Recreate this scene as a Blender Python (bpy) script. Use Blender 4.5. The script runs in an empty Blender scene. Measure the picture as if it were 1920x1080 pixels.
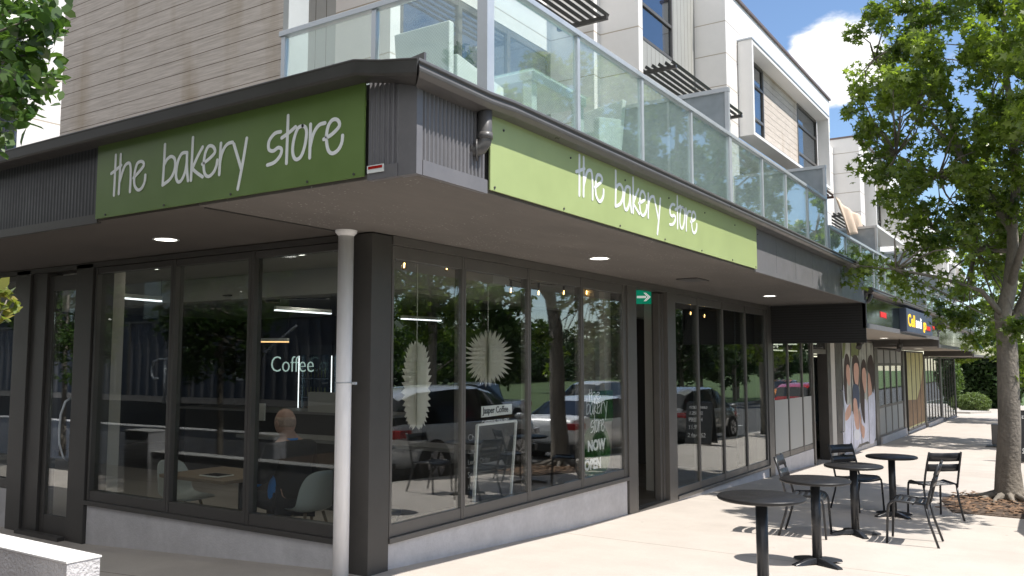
import bpy, bmesh, math, random
import numpy as np
from mathutils import Vector, Matrix
random.seed(7); rng = np.random.default_rng(11)
S = bpy.context.scene
COL = S.collection
R = math.radians
# ------------------------------------------------------------------ camera, sky, sun, exposure
cd = bpy.data.cameras.new('camera'); cam = bpy.data.objects.new('camera', cd); COL.objects.link(cam); S.camera = cam
cd.sensor_width = 36; cd.lens = 36*1603/1920; cd.clip_end = 2000; cd.clip_start = 0.05
cam.location = (0, 0, 1.65); cam.rotation_euler = (R(95), 0, R(33.1))
W = bpy.data.worlds.new('World'); S.world = W; W.use_nodes = True
SUN = Vector((0.57, 0.085, 1.0)).normalized()
elev = math.asin(SUN.z); azim = math.atan2(SUN.x, SUN.y)
def world():
    nt = W.node_tree; N = nt.nodes; L = nt.links
    bg = N['Background']; sky = N.new('ShaderNodeTexSky'); sky.sky_type = 'NISHITA'; sky.sun_disc = False
    sky.sun_elevation = elev; sky.sun_rotation = azim; sky.air_density = 1.0; sky.dust_density = 0.15; sky.ozone_density = 3.5
    tc = N.new('ShaderNodeTexCoord'); mp = N.new('ShaderNodeMapping'); mp.inputs['Scale'].default_value = (1, 1, 2.2)
    L.new(tc.outputs['Generated'], mp.inputs[0])
    ns = N.new('ShaderNodeTexNoise'); ns.inputs['Scale'].default_value = 5.0; ns.inputs['Detail'].default_value = 9; ns.inputs['Roughness'].default_value = 0.56
    L.new(mp.outputs[0], ns.inputs['Vector'])
    dot = N.new('ShaderNodeVectorMath'); dot.operation = 'DOT_PRODUCT'; dot.inputs[1].default_value = Vector((-0.1965, 0.9291, 0.3133)).normalized()
    L.new(tc.outputs['Generated'], dot.inputs[0])
    mr = N.new('ShaderNodeMapRange'); mr.inputs[1].default_value = 0.9976; mr.inputs[2].default_value = 0.9994; mr.inputs[3].default_value = -0.0; mr.inputs[4].default_value = 0.30
    L.new(dot.outputs['Value'], mr.inputs[0])
    ad0 = N.new('ShaderNodeMath'); ad0.operation = 'ADD'; L.new(ns.outputs[0], ad0.inputs[0]); L.new(mr.outputs[0], ad0.inputs[1])
    sp = N.new('ShaderNodeSeparateXYZ'); L.new(tc.outputs['Generated'], sp.inputs[0])   # unseen bright cloud bank added in the southern sky to lift the shaded walls
    mr2 = N.new('ShaderNodeMapRange'); mr2.interpolation_type = 'SMOOTHSTEP'; mr2.inputs[1].default_value = -.35; mr2.inputs[2].default_value = .45; mr2.inputs[3].default_value = .20; mr2.inputs[4].default_value = -.07; L.new(sp.outputs['Y'], mr2.inputs[0])
    ad = N.new('ShaderNodeMath'); ad.operation = 'ADD'; L.new(ad0.outputs[0], ad.inputs[0]); L.new(mr2.outputs[0], ad.inputs[1])
    cr = N.new('ShaderNodeMapRange'); cr.interpolation_type = 'SMOOTHSTEP'
    cr.inputs[1].default_value = 0.60; cr.inputs[2].default_value = 0.72; L.new(ad.outputs[0], cr.inputs[0])
    mx = N.new('ShaderNodeMixRGB'); mx.inputs[2].default_value = (7.6, 7.5, 7.4, 1)
    L.new(cr.outputs[0], mx.inputs[0]); L.new(sky.outputs[0], mx.inputs[1]); L.new(mx.outputs[0], bg.inputs[0])
    bg.inputs[1].default_value = 0.135
world()
sl = bpy.data.lights.new('sun', 'SUN'); sl.energy = 5.0; sl.angle = R(0.53); sl.color = (1, 0.955, 0.89)
so = bpy.data.objects.new('sun', sl); COL.objects.link(so); so.rotation_euler = SUN.to_track_quat('Z', 'Y').to_euler(); so.location = (20, 5, 40)
S.view_settings.view_transform = 'Standard'; S.view_settings.look = 'None'; S.view_settings.exposure = 0.47; S.view_settings.gamma = 1
S.render.engine = 'CYCLES'; S.cycles.max_bounces = 10; S.cycles.transparent_max_bounces = 24; S.cycles.glossy_bounces = 4; S.cycles.diffuse_bounces = 4
S.cycles.sample_clamp_indirect = 8; S.cycles.use_denoising = True

# ------------------------------------------------------------------ camera geometry helper (pixel -> point on a plane; used to read real positions off the photograph)
_F = Vector((-math.sin(R(33.1))*math.cos(R(5)), math.cos(R(33.1))*math.cos(R(5)), math.sin(R(5))))
_R = Vector((math.cos(R(33.1)), math.sin(R(33.1)), 0)); _U = _R.cross(_F)
def hit(u, v, ax, val):
    d = _F*1603+_R*(u-960)-_U*(v-540); C0 = Vector((0, 0, 1.65)); t = (val-C0[ax])/d[ax]; return C0+d*t

# ------------------------------------------------------------------ materials
MATS = {}
def mat(name, col=(.5, .5, .5), rough=.6, metal=0, spec=.5, noise=None, bump=None, emit=None, trans=0, coat=0, custom=None, alpha=None):
    if name in MATS: return MATS[name]
    m = bpy.data.materials.new(name); m.use_nodes = True; nt = m.node_tree; N = nt.nodes; L = nt.links; b = N['Principled BSDF']
    b.inputs['Base Color'].default_value = (*col, 1); b.inputs['Roughness'].default_value = rough; b.inputs['Metallic'].default_value = metal
    b.inputs['Specular IOR Level'].default_value = spec; b.inputs['Coat Weight'].default_value = coat
    if emit: b.inputs['Emission Color'].default_value = (*emit[0], 1); b.inputs['Emission Strength'].default_value = emit[1]
    tc = N.new('ShaderNodeTexCoord')
    if noise:   # (scale, amount, [stretch])
        mp = N.new('ShaderNodeMapping'); mp.inputs['Scale'].default_value = noise[2] if len(noise) > 2 else (1, 1, 1)
        L.new(tc.outputs['Object'], mp.inputs[0])
        n = N.new('ShaderNodeTexNoise'); n.inputs['Scale'].default_value = noise[0]; n.inputs['Detail'].default_value = 8; n.inputs['Roughness'].default_value = .62
        L.new(mp.outputs[0], n.inputs['Vector'])
        n2 = N.new('ShaderNodeTexNoise'); n2.inputs['Scale'].default_value = noise[0]*7.3; n2.inputs['Detail'].default_value = 4; L.new(mp.outputs[0], n2.inputs['Vector'])
        av = N.new('ShaderNodeMath'); av.operation = 'MULTIPLY_ADD'; av.inputs[1].default_value = .4; L.new(n2.outputs[0], av.inputs[0]); L.new(n.outputs[0], av.inputs[2])
        mr = N.new('ShaderNodeMapRange'); mr.inputs[1].default_value = .45; mr.inputs[2].default_value = .95; mr.inputs[3].default_value = 1-noise[1]; mr.inputs[4].default_value = 1+noise[1]
        L.new(av.outputs[0], mr.inputs[0])
        mm = N.new('ShaderNodeVectorMath'); mm.operation = 'SCALE'; mm.inputs[0].default_value = col; L.new(mr.outputs[0], mm.inputs['Scale']); L.new(mm.outputs[0], b.inputs['Base Color'])
        r2 = N.new('ShaderNodeMapRange'); r2.inputs[1].default_value = .4; r2.inputs[2].default_value = 1; r2.inputs[3].default_value = max(.02, rough-.12); r2.inputs[4].default_value = min(1, rough+.12)
        L.new(av.outputs[0], r2.inputs[0]); L.new(r2.outputs[0], b.inputs['Roughness'])
    if bump:
        n = N.new('ShaderNodeTexNoise'); n.inputs['Scale'].default_value = bump[0]; n.inputs['Detail'].default_value = 6; L.new(tc.outputs['Object'], n.inputs['Vector'])
        bp = N.new('ShaderNodeBump'); bp.inputs['Strength'].default_value = bump[1]; bp.inputs['Distance'].default_value = .02; L.new(n.outputs[0], bp.inputs['Height']); L.new(bp.outputs[0], b.inputs['Normal'])
    if custom: custom(nt, N, L, b, tc)
    MATS[name] = m; return m

def glassmat(name, tint, ior=1.5, rough=0.0, diffuse=0, dcol=(.7, .8, .76), wob=.0, base=0.0):
    m = bpy.data.materials.new(name); m.use_nodes = True; nt = m.node_tree; N = nt.nodes; L = nt.links; N.clear()
    out = N.new('ShaderNodeOutputMaterial'); t = N.new('ShaderNodeBsdfTransparent'); t.inputs[0].default_value = (*tint, 1)
    g = N.new('ShaderNodeBsdfGlossy'); g.inputs['Roughness'].default_value = rough; g.inputs[0].default_value = (.95, .98, 1, 1)
    f = N.new('ShaderNodeFresnel'); ge = N.new('ShaderNodeNewGeometry')   # same reflectance on both faces of the thin pane
    e1 = N.new('ShaderNodeMath'); e1.operation = 'MULTIPLY_ADD'; e1.inputs[1].default_value = -2; e1.inputs[2].default_value = 1; L.new(ge.outputs['Backfacing'], e1.inputs[0])
    e2 = N.new('ShaderNodeMath'); e2.operation = 'POWER'; e2.inputs[0].default_value = ior; L.new(e1.outputs[0], e2.inputs[1]); L.new(e2.outputs[0], f.inputs[0])
    mx = N.new('ShaderNodeMixShader')
    if base:
        ad = N.new('ShaderNodeMath'); ad.operation = 'ADD'; ad.use_clamp = True; ad.inputs[1].default_value = base; L.new(f.outputs[0], ad.inputs[0]); L.new(ad.outputs[0], mx.inputs[0])
    else: L.new(f.outputs[0], mx.inputs[0])
    if wob:
        tc = N.new('ShaderNodeTexCoord'); n = N.new('ShaderNodeTexNoise'); n.inputs['Scale'].default_value = .9; n.inputs['Detail'].default_value = 1; L.new(tc.outputs['Object'], n.inputs['Vector'])
        bp = N.new('ShaderNodeBump'); bp.inputs['Strength'].default_value = wob; bp.inputs['Distance'].default_value = .02; L.new(n.outputs[0], bp.inputs['Height']); L.new(bp.outputs[0], g.inputs['Normal'])
    src = t
    if diffuse:
        d = N.new('ShaderNodeBsdfDiffuse'); d.inputs[0].default_value = (*dcol, 1); tl = N.new('ShaderNodeBsdfTranslucent'); tl.inputs[0].default_value = (*dcol, 1)
        m1 = N.new('ShaderNodeMixShader'); m1.inputs[0].default_value = .5; L.new(d.outputs[0], m1.inputs[1]); L.new(tl.outputs[0], m1.inputs[2])
        m2 = N.new('ShaderNodeMixShader'); m2.inputs[0].default_value = diffuse
        tcd = N.new('ShaderNodeTexCoord'); nn = N.new('ShaderNodeTexNoise'); nn.inputs['Scale'].default_value = 3; nn.inputs['Detail'].default_value = 5; L.new(tcd.outputs['Object'], nn.inputs['Vector'])
        ma = N.new('ShaderNodeMapRange'); ma.inputs[1].default_value = .3; ma.inputs[2].default_value = .7; ma.inputs[3].default_value = diffuse*.75; ma.inputs[4].default_value = min(1, diffuse*1.25); L.new(nn.outputs[0], ma.inputs[0]); L.new(ma.outputs[0], m2.inputs[0])
        L.new(t.outputs[0], m2.inputs[1]); L.new(m1.outputs[0], m2.inputs[2]); src = m2
    L.new(src.outputs[0], mx.inputs[1]); L.new(g.outputs[0], mx.inputs[2]); L.new(mx.outputs[0], out.inputs[0])
    MATS[name] = m; return m

def seams(axis='Z', period=.58, phase=5.34, width=.012, dark=.45, depth=1.0, vert=None):
    def f(nt, N, L, b, tc):
        sp = N.new('ShaderNodeSeparateXYZ'); g = N.new('ShaderNodeNewGeometry'); L.new(g.outputs['Position'], sp.inputs[0])
        def line(out, per, ph, w):
            a = N.new('ShaderNodeMath'); a.operation = 'SUBTRACT'; L.new(out, a.inputs[0]); a.inputs[1].default_value = ph
            m = N.new('ShaderNodeMath'); m.operation = 'FLOORED_MODULO'; L.new(a.outputs[0], m.inputs[0]); m.inputs[1].default_value = per
            l = N.new('ShaderNodeMath'); l.operation = 'LESS_THAN'; L.new(m.outputs[0], l.inputs[0]); l.inputs[1].default_value = w; return l.outputs[0]
        o = line(sp.outputs[axis], period, phase, width)
        if vert:
            s2 = N.new('ShaderNodeMath'); s2.operation = 'ADD'; L.new(sp.outputs['X'], s2.inputs[0]); L.new(sp.outputs['Y'], s2.inputs[1])
            o2 = line(s2.outputs[0], vert[0], vert[1], vert[2]); mxx = N.new('ShaderNodeMath'); mxx.operation = 'MAXIMUM'; L.new(o, mxx.inputs[0]); L.new(o2, mxx.inputs[1]); o = mxx.outputs[0]
        src = b.inputs['Base Color'].links[0].from_socket if b.inputs['Base Color'].links else None
        mx = N.new('ShaderNodeMixRGB'); mx.blend_type = 'MULTIPLY'; L.new(o, mx.inputs[0]); mx.inputs[2].default_value = (dark, dark*.88, dark*.72, 1)
        if src: L.new(src, mx.inputs[1])
        else: mx.inputs[1].default_value = b.inputs['Base Color'].default_value
        L.new(mx.outputs[0], b.inputs['Base Color'])
        bp = N.new('ShaderNodeBump'); bp.invert = True; bp.inputs['Strength'].default_value = depth; bp.inputs['Distance'].default_value = .01; L.new(o, bp.inputs['Height'])
        if b.inputs['Normal'].links: L.new(b.inputs['Normal'].links[0].from_socket, bp.inputs['Normal'])
        L.new(bp.outputs[0], b.inputs['Normal'])
    return f
def timber_fx(nt, N, L, b, tc):
    g = N.new('ShaderNodeNewGeometry'); mp = N.new('ShaderNodeMapping'); mp.inputs['Scale'].default_value = (1.2, 1.2, 26); L.new(g.outputs['Position'], mp.inputs[0])
    n = N.new('ShaderNodeTexNoise'); n.inputs['Scale'].default_value = 2.6; n.inputs['Detail'].default_value = 9; n.inputs['Roughness'].default_value = .7; L.new(mp.outputs[0], n.inputs['Vector'])
    cr = N.new('ShaderNodeValToRGB'); cr.color_ramp.elements[0].position = .3; cr.color_ramp.elements[0].color = (.42, .365, .315, 1); cr.color_ramp.elements[1].position = .72; cr.color_ramp.elements[1].color = (.72, .64, .575, 1)
    L.new(n.outputs[0], cr.inputs[0])
    # brown run-off stains in vertical streaks
    mp2 = N.new('ShaderNodeMapping'); mp2.inputs['Scale'].default_value = (1.6, 1.6, .35); L.new(g.outputs['Position'], mp2.inputs[0])
    n2 = N.new('ShaderNodeTexNoise'); n2.inputs['Scale'].default_value = 1.5; n2.inputs['Detail'].default_value = 6; L.new(mp2.outputs[0], n2.inputs['Vector'])
    c2 = N.new('ShaderNodeMapRange'); c2.inputs[1].default_value = .52; c2.inputs[2].default_value = .72; c2.inputs[3].default_value = 0; c2.inputs[4].default_value = .6; L.new(n2.outputs[0], c2.inputs[0])
    mx = N.new('ShaderNodeMixRGB'); L.new(c2.outputs[0], mx.inputs[0]); L.new(cr.outputs[0], mx.inputs[1]); mx.inputs[2].default_value = (.34, .25, .15, 1); L.new(mx.outputs[0], b.inputs['Base Color'])
    bp = N.new('ShaderNodeBump'); bp.inputs['Strength'].default_value = .5; bp.inputs['Distance'].default_value = .006; L.new(n.outputs[0], bp.inputs['Height']); L.new(bp.outputs[0], b.inputs['Normal'])
    seams('Z', .133, 4.43, .006, .3)(nt, N, L, b, tc)
def speck(nt, N, L, b, tc):
    v = N.new('ShaderNodeTexVoronoi'); v.inputs['Scale'].default_value = 26; L.new(tc.outputs['Object'], v.inputs['Vector'])
    l = N.new('ShaderNodeMapRange'); l.inputs[1].default_value = .22; l.inputs[2].default_value = .14; l.inputs[3].default_value = 0; l.inputs[4].default_value = 1; L.new(v.outputs['Distance'], l.inputs[0])
    n = N.new('ShaderNodeTexNoise'); n.inputs['Scale'].default_value = 2.4; L.new(tc.outputs['Object'], n.inputs['Vector'])
    m2 = N.new('ShaderNodeMapRange'); m2.inputs[1].default_value = .48; m2.inputs[2].default_value = .6; m2.inputs[3].default_value = .05; m2.inputs[4].default_value = .9; L.new(n.outputs[0], m2.inputs[0])
    mu = N.new('ShaderNodeMath'); mu.operation = 'MULTIPLY'; L.new(l.outputs[0], mu.inputs[0]); L.new(m2.outputs[0], mu.inputs[1])
    mx = N.new('ShaderNodeMixRGB'); L.new(mu.outputs[0], mx.inputs[0]); L.new(b.inputs['Base Color'].links[0].from_socket, mx.inputs[1]); mx.inputs[2].default_value = (.36, .35, .33, 1); L.new(mx.outputs[0], b.inputs['Base Color'])
def paving_fx(nt, N, L, b, tc):
    g = N.new('ShaderNodeNewGeometry'); v = N.new('ShaderNodeTexVoronoi'); v.inputs['Scale'].default_value = 160; L.new(g.outputs['Position'], v.inputs['Vector'])
    m = N.new('ShaderNodeMapRange'); m.inputs[1].default_value = 0; m.inputs[2].default_value = .7; m.inputs[3].default_value = .9; m.inputs[4].default_value = 1.08; L.new(v.outputs['Distance'], m.inputs[0])
    sc = N.new('ShaderNodeVectorMath'); sc.operation = 'SCALE'; L.new(b.inputs['Base Color'].links[0].from_socket, sc.inputs[0]); L.new(m.outputs[0], sc.inputs['Scale']); L.new(sc.outputs[0], b.inputs['Base Color'])
    n = N.new('ShaderNodeTexNoise'); n.inputs['Scale'].default_value = .7; n.inputs['Detail'].default_value = 8; L.new(g.outputs['Position'], n.inputs['Vector'])
    mr = N.new('ShaderNodeMapRange'); mr.inputs[1].default_value = .55; mr.inputs[2].default_value = .75; mr.inputs[3].default_value = 0; mr.inputs[4].default_value = .22; L.new(n.outputs[0], mr.inputs[0])
    mx = N.new('ShaderNodeMixRGB'); mx.blend_type = 'MULTIPLY'; L.new(mr.outputs[0], mx.inputs[0]); L.new(sc.outputs[0], mx.inputs[1]); mx.inputs[2].default_value = (.55, .5, .45, 1); L.new(mx.outputs[0], b.inputs['Base Color'])
    v3 = N.new('ShaderNodeTexVoronoi'); v3.inputs['Scale'].default_value = 2.3; L.new(g.outputs['Position'], v3.inputs['Vector'])
    m3 = N.new('ShaderNodeMapRange'); m3.inputs[1].default_value = .045; m3.inputs[2].default_value = .03; m3.inputs[3].default_value = 0; m3.inputs[4].default_value = .45; L.new(v3.outputs['Distance'], m3.inputs[0])
    x3 = N.new('ShaderNodeMixRGB'); x3.blend_type = 'MULTIPLY'; L.new(m3.outputs[0], x3.inputs[0]); L.new(mx.outputs[0], x3.inputs[1]); x3.inputs[2].default_value = (.3, .28, .26, 1); L.new(x3.outputs[0], b.inputs['Base Color'])
    seams('Y', 3.75, 0.55, .012, .4, .6)(nt, N, L, b, tc)

M = {}
M['metal'] = mat('charcoal_metal', (.060, .056, .052), .42, noise=(3, .12), spec=.45)
M['metal2'] = mat('charcoal_frame', (.105, .098, .09), .4, noise=(5, .1), spec=.5)
M['gutter'] = mat('gutter_paint', (.105, .10, .097), .35, noise=(4, .12), spec=.5)
M['corr'] = mat('corrugated_steel', (.155, .15, .158), .42, noise=(5, .1))
M['corrdark'] = mat('dark_ribbed_steel', (.03, .03, .033), .5, noise=(5, .1), custom=seams('X', .06, 0, .012, .5))
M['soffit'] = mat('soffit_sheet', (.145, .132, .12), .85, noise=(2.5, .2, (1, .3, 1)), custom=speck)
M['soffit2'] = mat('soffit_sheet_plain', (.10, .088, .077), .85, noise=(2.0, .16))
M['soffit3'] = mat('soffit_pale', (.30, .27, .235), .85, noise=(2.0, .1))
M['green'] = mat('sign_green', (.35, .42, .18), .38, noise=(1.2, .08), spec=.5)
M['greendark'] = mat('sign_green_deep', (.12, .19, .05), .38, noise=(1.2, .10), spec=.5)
M['cream'] = mat('sign_lettering', (.80, .82, .82), .5)
M['render'] = mat('rendered_plinth', (.52, .505, .51), .8, noise=(3, .14), bump=(60, .25))
M['white'] = mat('white_cladding', (.78, .755, .735), .55, noise=(1.5, .04), custom=seams('Z', .58, 5.34, .014, .62))
M['whiteplain'] = mat('white_trim', (.80, .785, .77), .55, noise=(2, .04))
M['groove'] = mat('grooved_cladding', (.40, .41, .40), .6, noise=(3, .06), custom=seams('X', .16, .04, .01, .35))
M['groovey'] = mat('grooved_cladding_grey', (.36, .36, .34), .6, noise=(3, .06), custom=seams('Y', .16, .04, .01, .35))
M['timber'] = mat('weathered_timber', (.3, .25, .2), .85, custom=timber_fx)
M['alu'] = mat('anodised_aluminium', (.50, .53, .56), .4, metal=.35, noise=(6, .06))
M['pipe'] = mat('painted_pipe_white', (.86, .845, .85), .5, noise=(6, .1, (1, 1, .15)))
M['pave'] = mat('exposed_aggregate', (.46, .415, .37), .85, noise=(2.2, .07), bump=(220, .2), custom=paving_fx)
M['slab'] = mat('pale_slab', (.49, .465, .435), .85, noise=(2.2, .06), bump=(200, .2))
M['asphalt'] = mat('asphalt', (.075, .073, .07), .9, noise=(4, .2), bump=(180, .4))
M['kerb'] = mat('kerb_concrete', (.42, .40, .37), .85, noise=(4, .15), bump=(80, .3))
M['line'] = mat('road_paint', (.78, .78, .75), .7, noise=(9, .1))
M['grass'] = mat('lawn', (.07, .11, .03), .95, noise=(3, .35), bump=(60, .8))
M['soil'] = mat('soil', (.10, .07, .05), 1, noise=(6, .4), bump=(30, 1))
M['black'] = mat('black_powder_coat', (.022, .023, .026), .33, noise=(8, .15))
M['tabletop'] = mat('dark_laminate', (.018, .017, .017), .42, noise=(18, .3), spec=.35)
M['bark'] = mat('smooth_bark', (.21, .185, .155), .9, noise=(7, .4, (1, 1, .3)), bump=(22, .9))
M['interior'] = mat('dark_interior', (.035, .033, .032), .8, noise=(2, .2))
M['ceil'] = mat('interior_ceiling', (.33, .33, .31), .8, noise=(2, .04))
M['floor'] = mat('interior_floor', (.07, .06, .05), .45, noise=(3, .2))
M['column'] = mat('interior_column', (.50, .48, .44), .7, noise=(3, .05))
M['lamp'] = mat('lamp_white', (1, 1, 1), .5, emit=((1, .96, .88), 5))
M['striplamp'] = mat('strip_lamp', (1, 1, 1), .5, emit=((.9, .95, 1), 1.6))
M['warmlamp'] = mat('warm_strip', (1, .8, .5), .5, emit=((1, .6, .25), 1.4))
M['bulb'] = mat('filament', (1, .8, .5), .5, emit=((1, .66, .28), 10))
M['shell'] = mat('grey_shell_plastic', (.42, .45, .43), .45, noise=(3, .05))
M['wood'] = mat('plywood', (.20, .145, .095), .55, noise=(4, .15, (1, 6, 1)))
def paperfx(nt, N, L, b, tc):
    t = N.new('ShaderNodeBsdfTranslucent'); t.inputs[0].default_value = (.97, .97, .92, 1); mx = N.new('ShaderNodeMixShader'); mx.inputs[0].default_value = .5
    L.new(b.outputs[0], mx.inputs[1]); L.new(t.outputs[0], mx.inputs[2]); L.new(mx.outputs[0], N['Material Output'].inputs[0])
M['paper'] = mat('cream_tissue_paper', (.97, .97, .93), .8, noise=(10, .02), custom=paperfx)
M['rubber'] = mat('tyre_rubber', (.02, .02, .02), .8, noise=(8, .1))
M['rim'] = mat('alloy_rim', (.5, .5, .52), .3, metal=.9, noise=(8, .05))
M['redlight'] = mat('tail_lamp_red', (.35, .01, .01), .15, spec=.8, noise=(9, .1))
M['clearlamp'] = mat('head_lamp_clear', (.7, .7, .72), .1, spec=.9, noise=(9, .05))
M['blackboard'] = mat('blackboard', (.02, .022, .025), .6, noise=(6, .3))
M['chalk'] = mat('chalk_white', (.62, .62, .62), .9)
M['wframe'] = mat('white_frame', (.72, .74, .72), .5)
M['exitgreen'] = mat('exit_green', (.0, .22, .13), .4, emit=((0, .4, .22), .25))
M['navy'] = mat('sign_navy', (.07, .09, .14), .4, noise=(3, .1))
M['yellow'] = mat('sign_yellow', (.95, .55, .03), .5, emit=((1, .55, .03), .5))
M['signwhite'] = mat('sign_white', (.95, .95, .9), .5, emit=((1, 1, .95), .3))
M['ledred'] = mat('led_red', (.5, .02, .02), .5, emit=((1, .03, .03), .8))
M['skin'] = mat('skin', (.43, .26, .205), .55, noise=(9, .08))
M['hair'] = mat('grey_hair', (.38, .27, .22), .9, noise=(60, .3))
M['shirt'] = mat('black_shirt', (.006, .006, .008), .8, noise=(9, .2))
M['blue'] = mat('blue_panel', (.03, .22, .62), .7, noise=(9, .15))
M['frost'] = mat('frosted_film', (.40, .40, .38), .6, noise=(3, .04))
M['wicker'] = mat('white_wicker', (.74, .77, .76), .6)
def wick(nt, N, L, b, tc):
    g = N.new('ShaderNodeNewGeometry'); w = N.new('ShaderNodeTexChecker'); w.inputs['Scale'].default_value = 75; L.new(g.outputs['Position'], w.inputs['Vector'])
    mx = N.new('ShaderNodeMixRGB'); L.new(w.outputs['Fac'], mx.inputs[0]); mx.inputs[1].default_value = (.60, .64, .63, 1); mx.inputs[2].default_value = (.80, .83, .82, 1); L.new(mx.outputs[0], b.inputs['Base Color'])
    bp = N.new('ShaderNodeBump'); bp.inputs['Distance'].default_value = .01; L.new(w.outputs['Fac'], bp.inputs['Height']); L.new(bp.outputs[0], b.inputs['Normal'])
M['wicker'] = mat('white_woven_wicker', (.74, .77, .76), .6, custom=wick)
glassmat('shop_glass', (.97, .98, .97), 1.95, wob=.08)
glassmat('shop_glass_reflective', (.80, .83, .81), 1.7, wob=.10)
glassmat('upper_glass', (.25, .30, .36), 1.9, wob=.15, base=.06)
glassmat('balcony_glass', (.90, .955, .935), 1.6, diffuse=.12, dcol=(.66, .80, .76), wob=.05)
glassmat('frosted_screen', (.6, .66, .68), 1.45, rough=.3, diffuse=.80, dcol=(.46, .50, .53))
glassmat('gloss_fascia', (.02, .02, .02), 1.7, wob=.25)
glassmat('bulb_glass', (.95, .85, .65), 1.4)
glassmat('green_film', (.25, .52, .25), 1.4, diffuse=.35, dcol=(.14, .34, .12))
glassmat('car_glass', (.10, .12, .13), 1.7)
glassmat('fridge_glass', (.7, .8, .85), 1.5)
def leafmat(name, c1, c2, rough=.4, tl=.35):
    m = bpy.data.materials.new(name); m.use_nodes = True; nt = m.node_tree; N = nt.nodes; L = nt.links; b = N['Principled BSDF']
    g = N.new('ShaderNodeNewGeometry'); cr = N.new('ShaderNodeValToRGB'); cr.color_ramp.elements[0].color = (*c1, 1); cr.color_ramp.elements[1].color = (*c2, 1)
    n = N.new('ShaderNodeTexNoise'); n.inputs['Scale'].default_value = 1.1; L.new(g.outputs['Position'], n.inputs['Vector'])
    a = N.new('ShaderNodeMath'); a.operation = 'MULTIPLY_ADD'; a.inputs[1].default_value = .55; L.new(g.outputs['Random Per Island'], a.inputs[0])
    s = N.new('ShaderNodeMath'); s.operation = 'MULTIPLY_ADD'; s.inputs[1].default_value = 1.6; s.inputs[2].default_value = -.55; L.new(n.outputs[0], s.inputs[0]); L.new(s.outputs[0], a.inputs[2])
    L.new(a.outputs[0], cr.inputs[0]); L.new(cr.outputs[0], b.inputs['Base Color']); b.inputs['Roughness'].default_value = rough; b.inputs['Specular IOR Level'].default_value = .5
    t = N.new('ShaderNodeBsdfTranslucent'); sc = N.new('ShaderNodeMixRGB'); sc.blend_type = 'MULTIPLY'; sc.inputs[0].default_value = 1; L.new(cr.outputs[0], sc.inputs[1]); sc.inputs[2].default_value = (1.9, 2.0, .9, 1); L.new(sc.outputs[0], t.inputs[0])
    mx = N.new('ShaderNodeMixShader'); mx.inputs[0].default_value = tl; L.new(b.outputs[0], mx.inputs[1]); L.new(t.outputs[0], mx.inputs[2]); L.new(mx.outputs[0], N['Material Output'].inputs[0])
    MATS[name] = m; return m
leafmat('maple_leaves', (.030, .066, .012), (.225, .295, .058), .32, .42)
leafmat('pear_leaves', (.020, .052, .014), (.095, .165, .04), .20, .32)
leafmat('young_leaves', (.10, .18, .03), (.32, .22, .08), .3, .35)
leafmat('dark_leaves', (.010, .028, .008), (.035, .075, .015), .6, .2)
leafmat('mid_leaves', (.035, .07, .018), (.10, .16, .04), .6, .3)
leafmat('bush_leaves', (.06, .10, .03), (.15, .20, .07), .7, .25)
G = MATS
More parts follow.
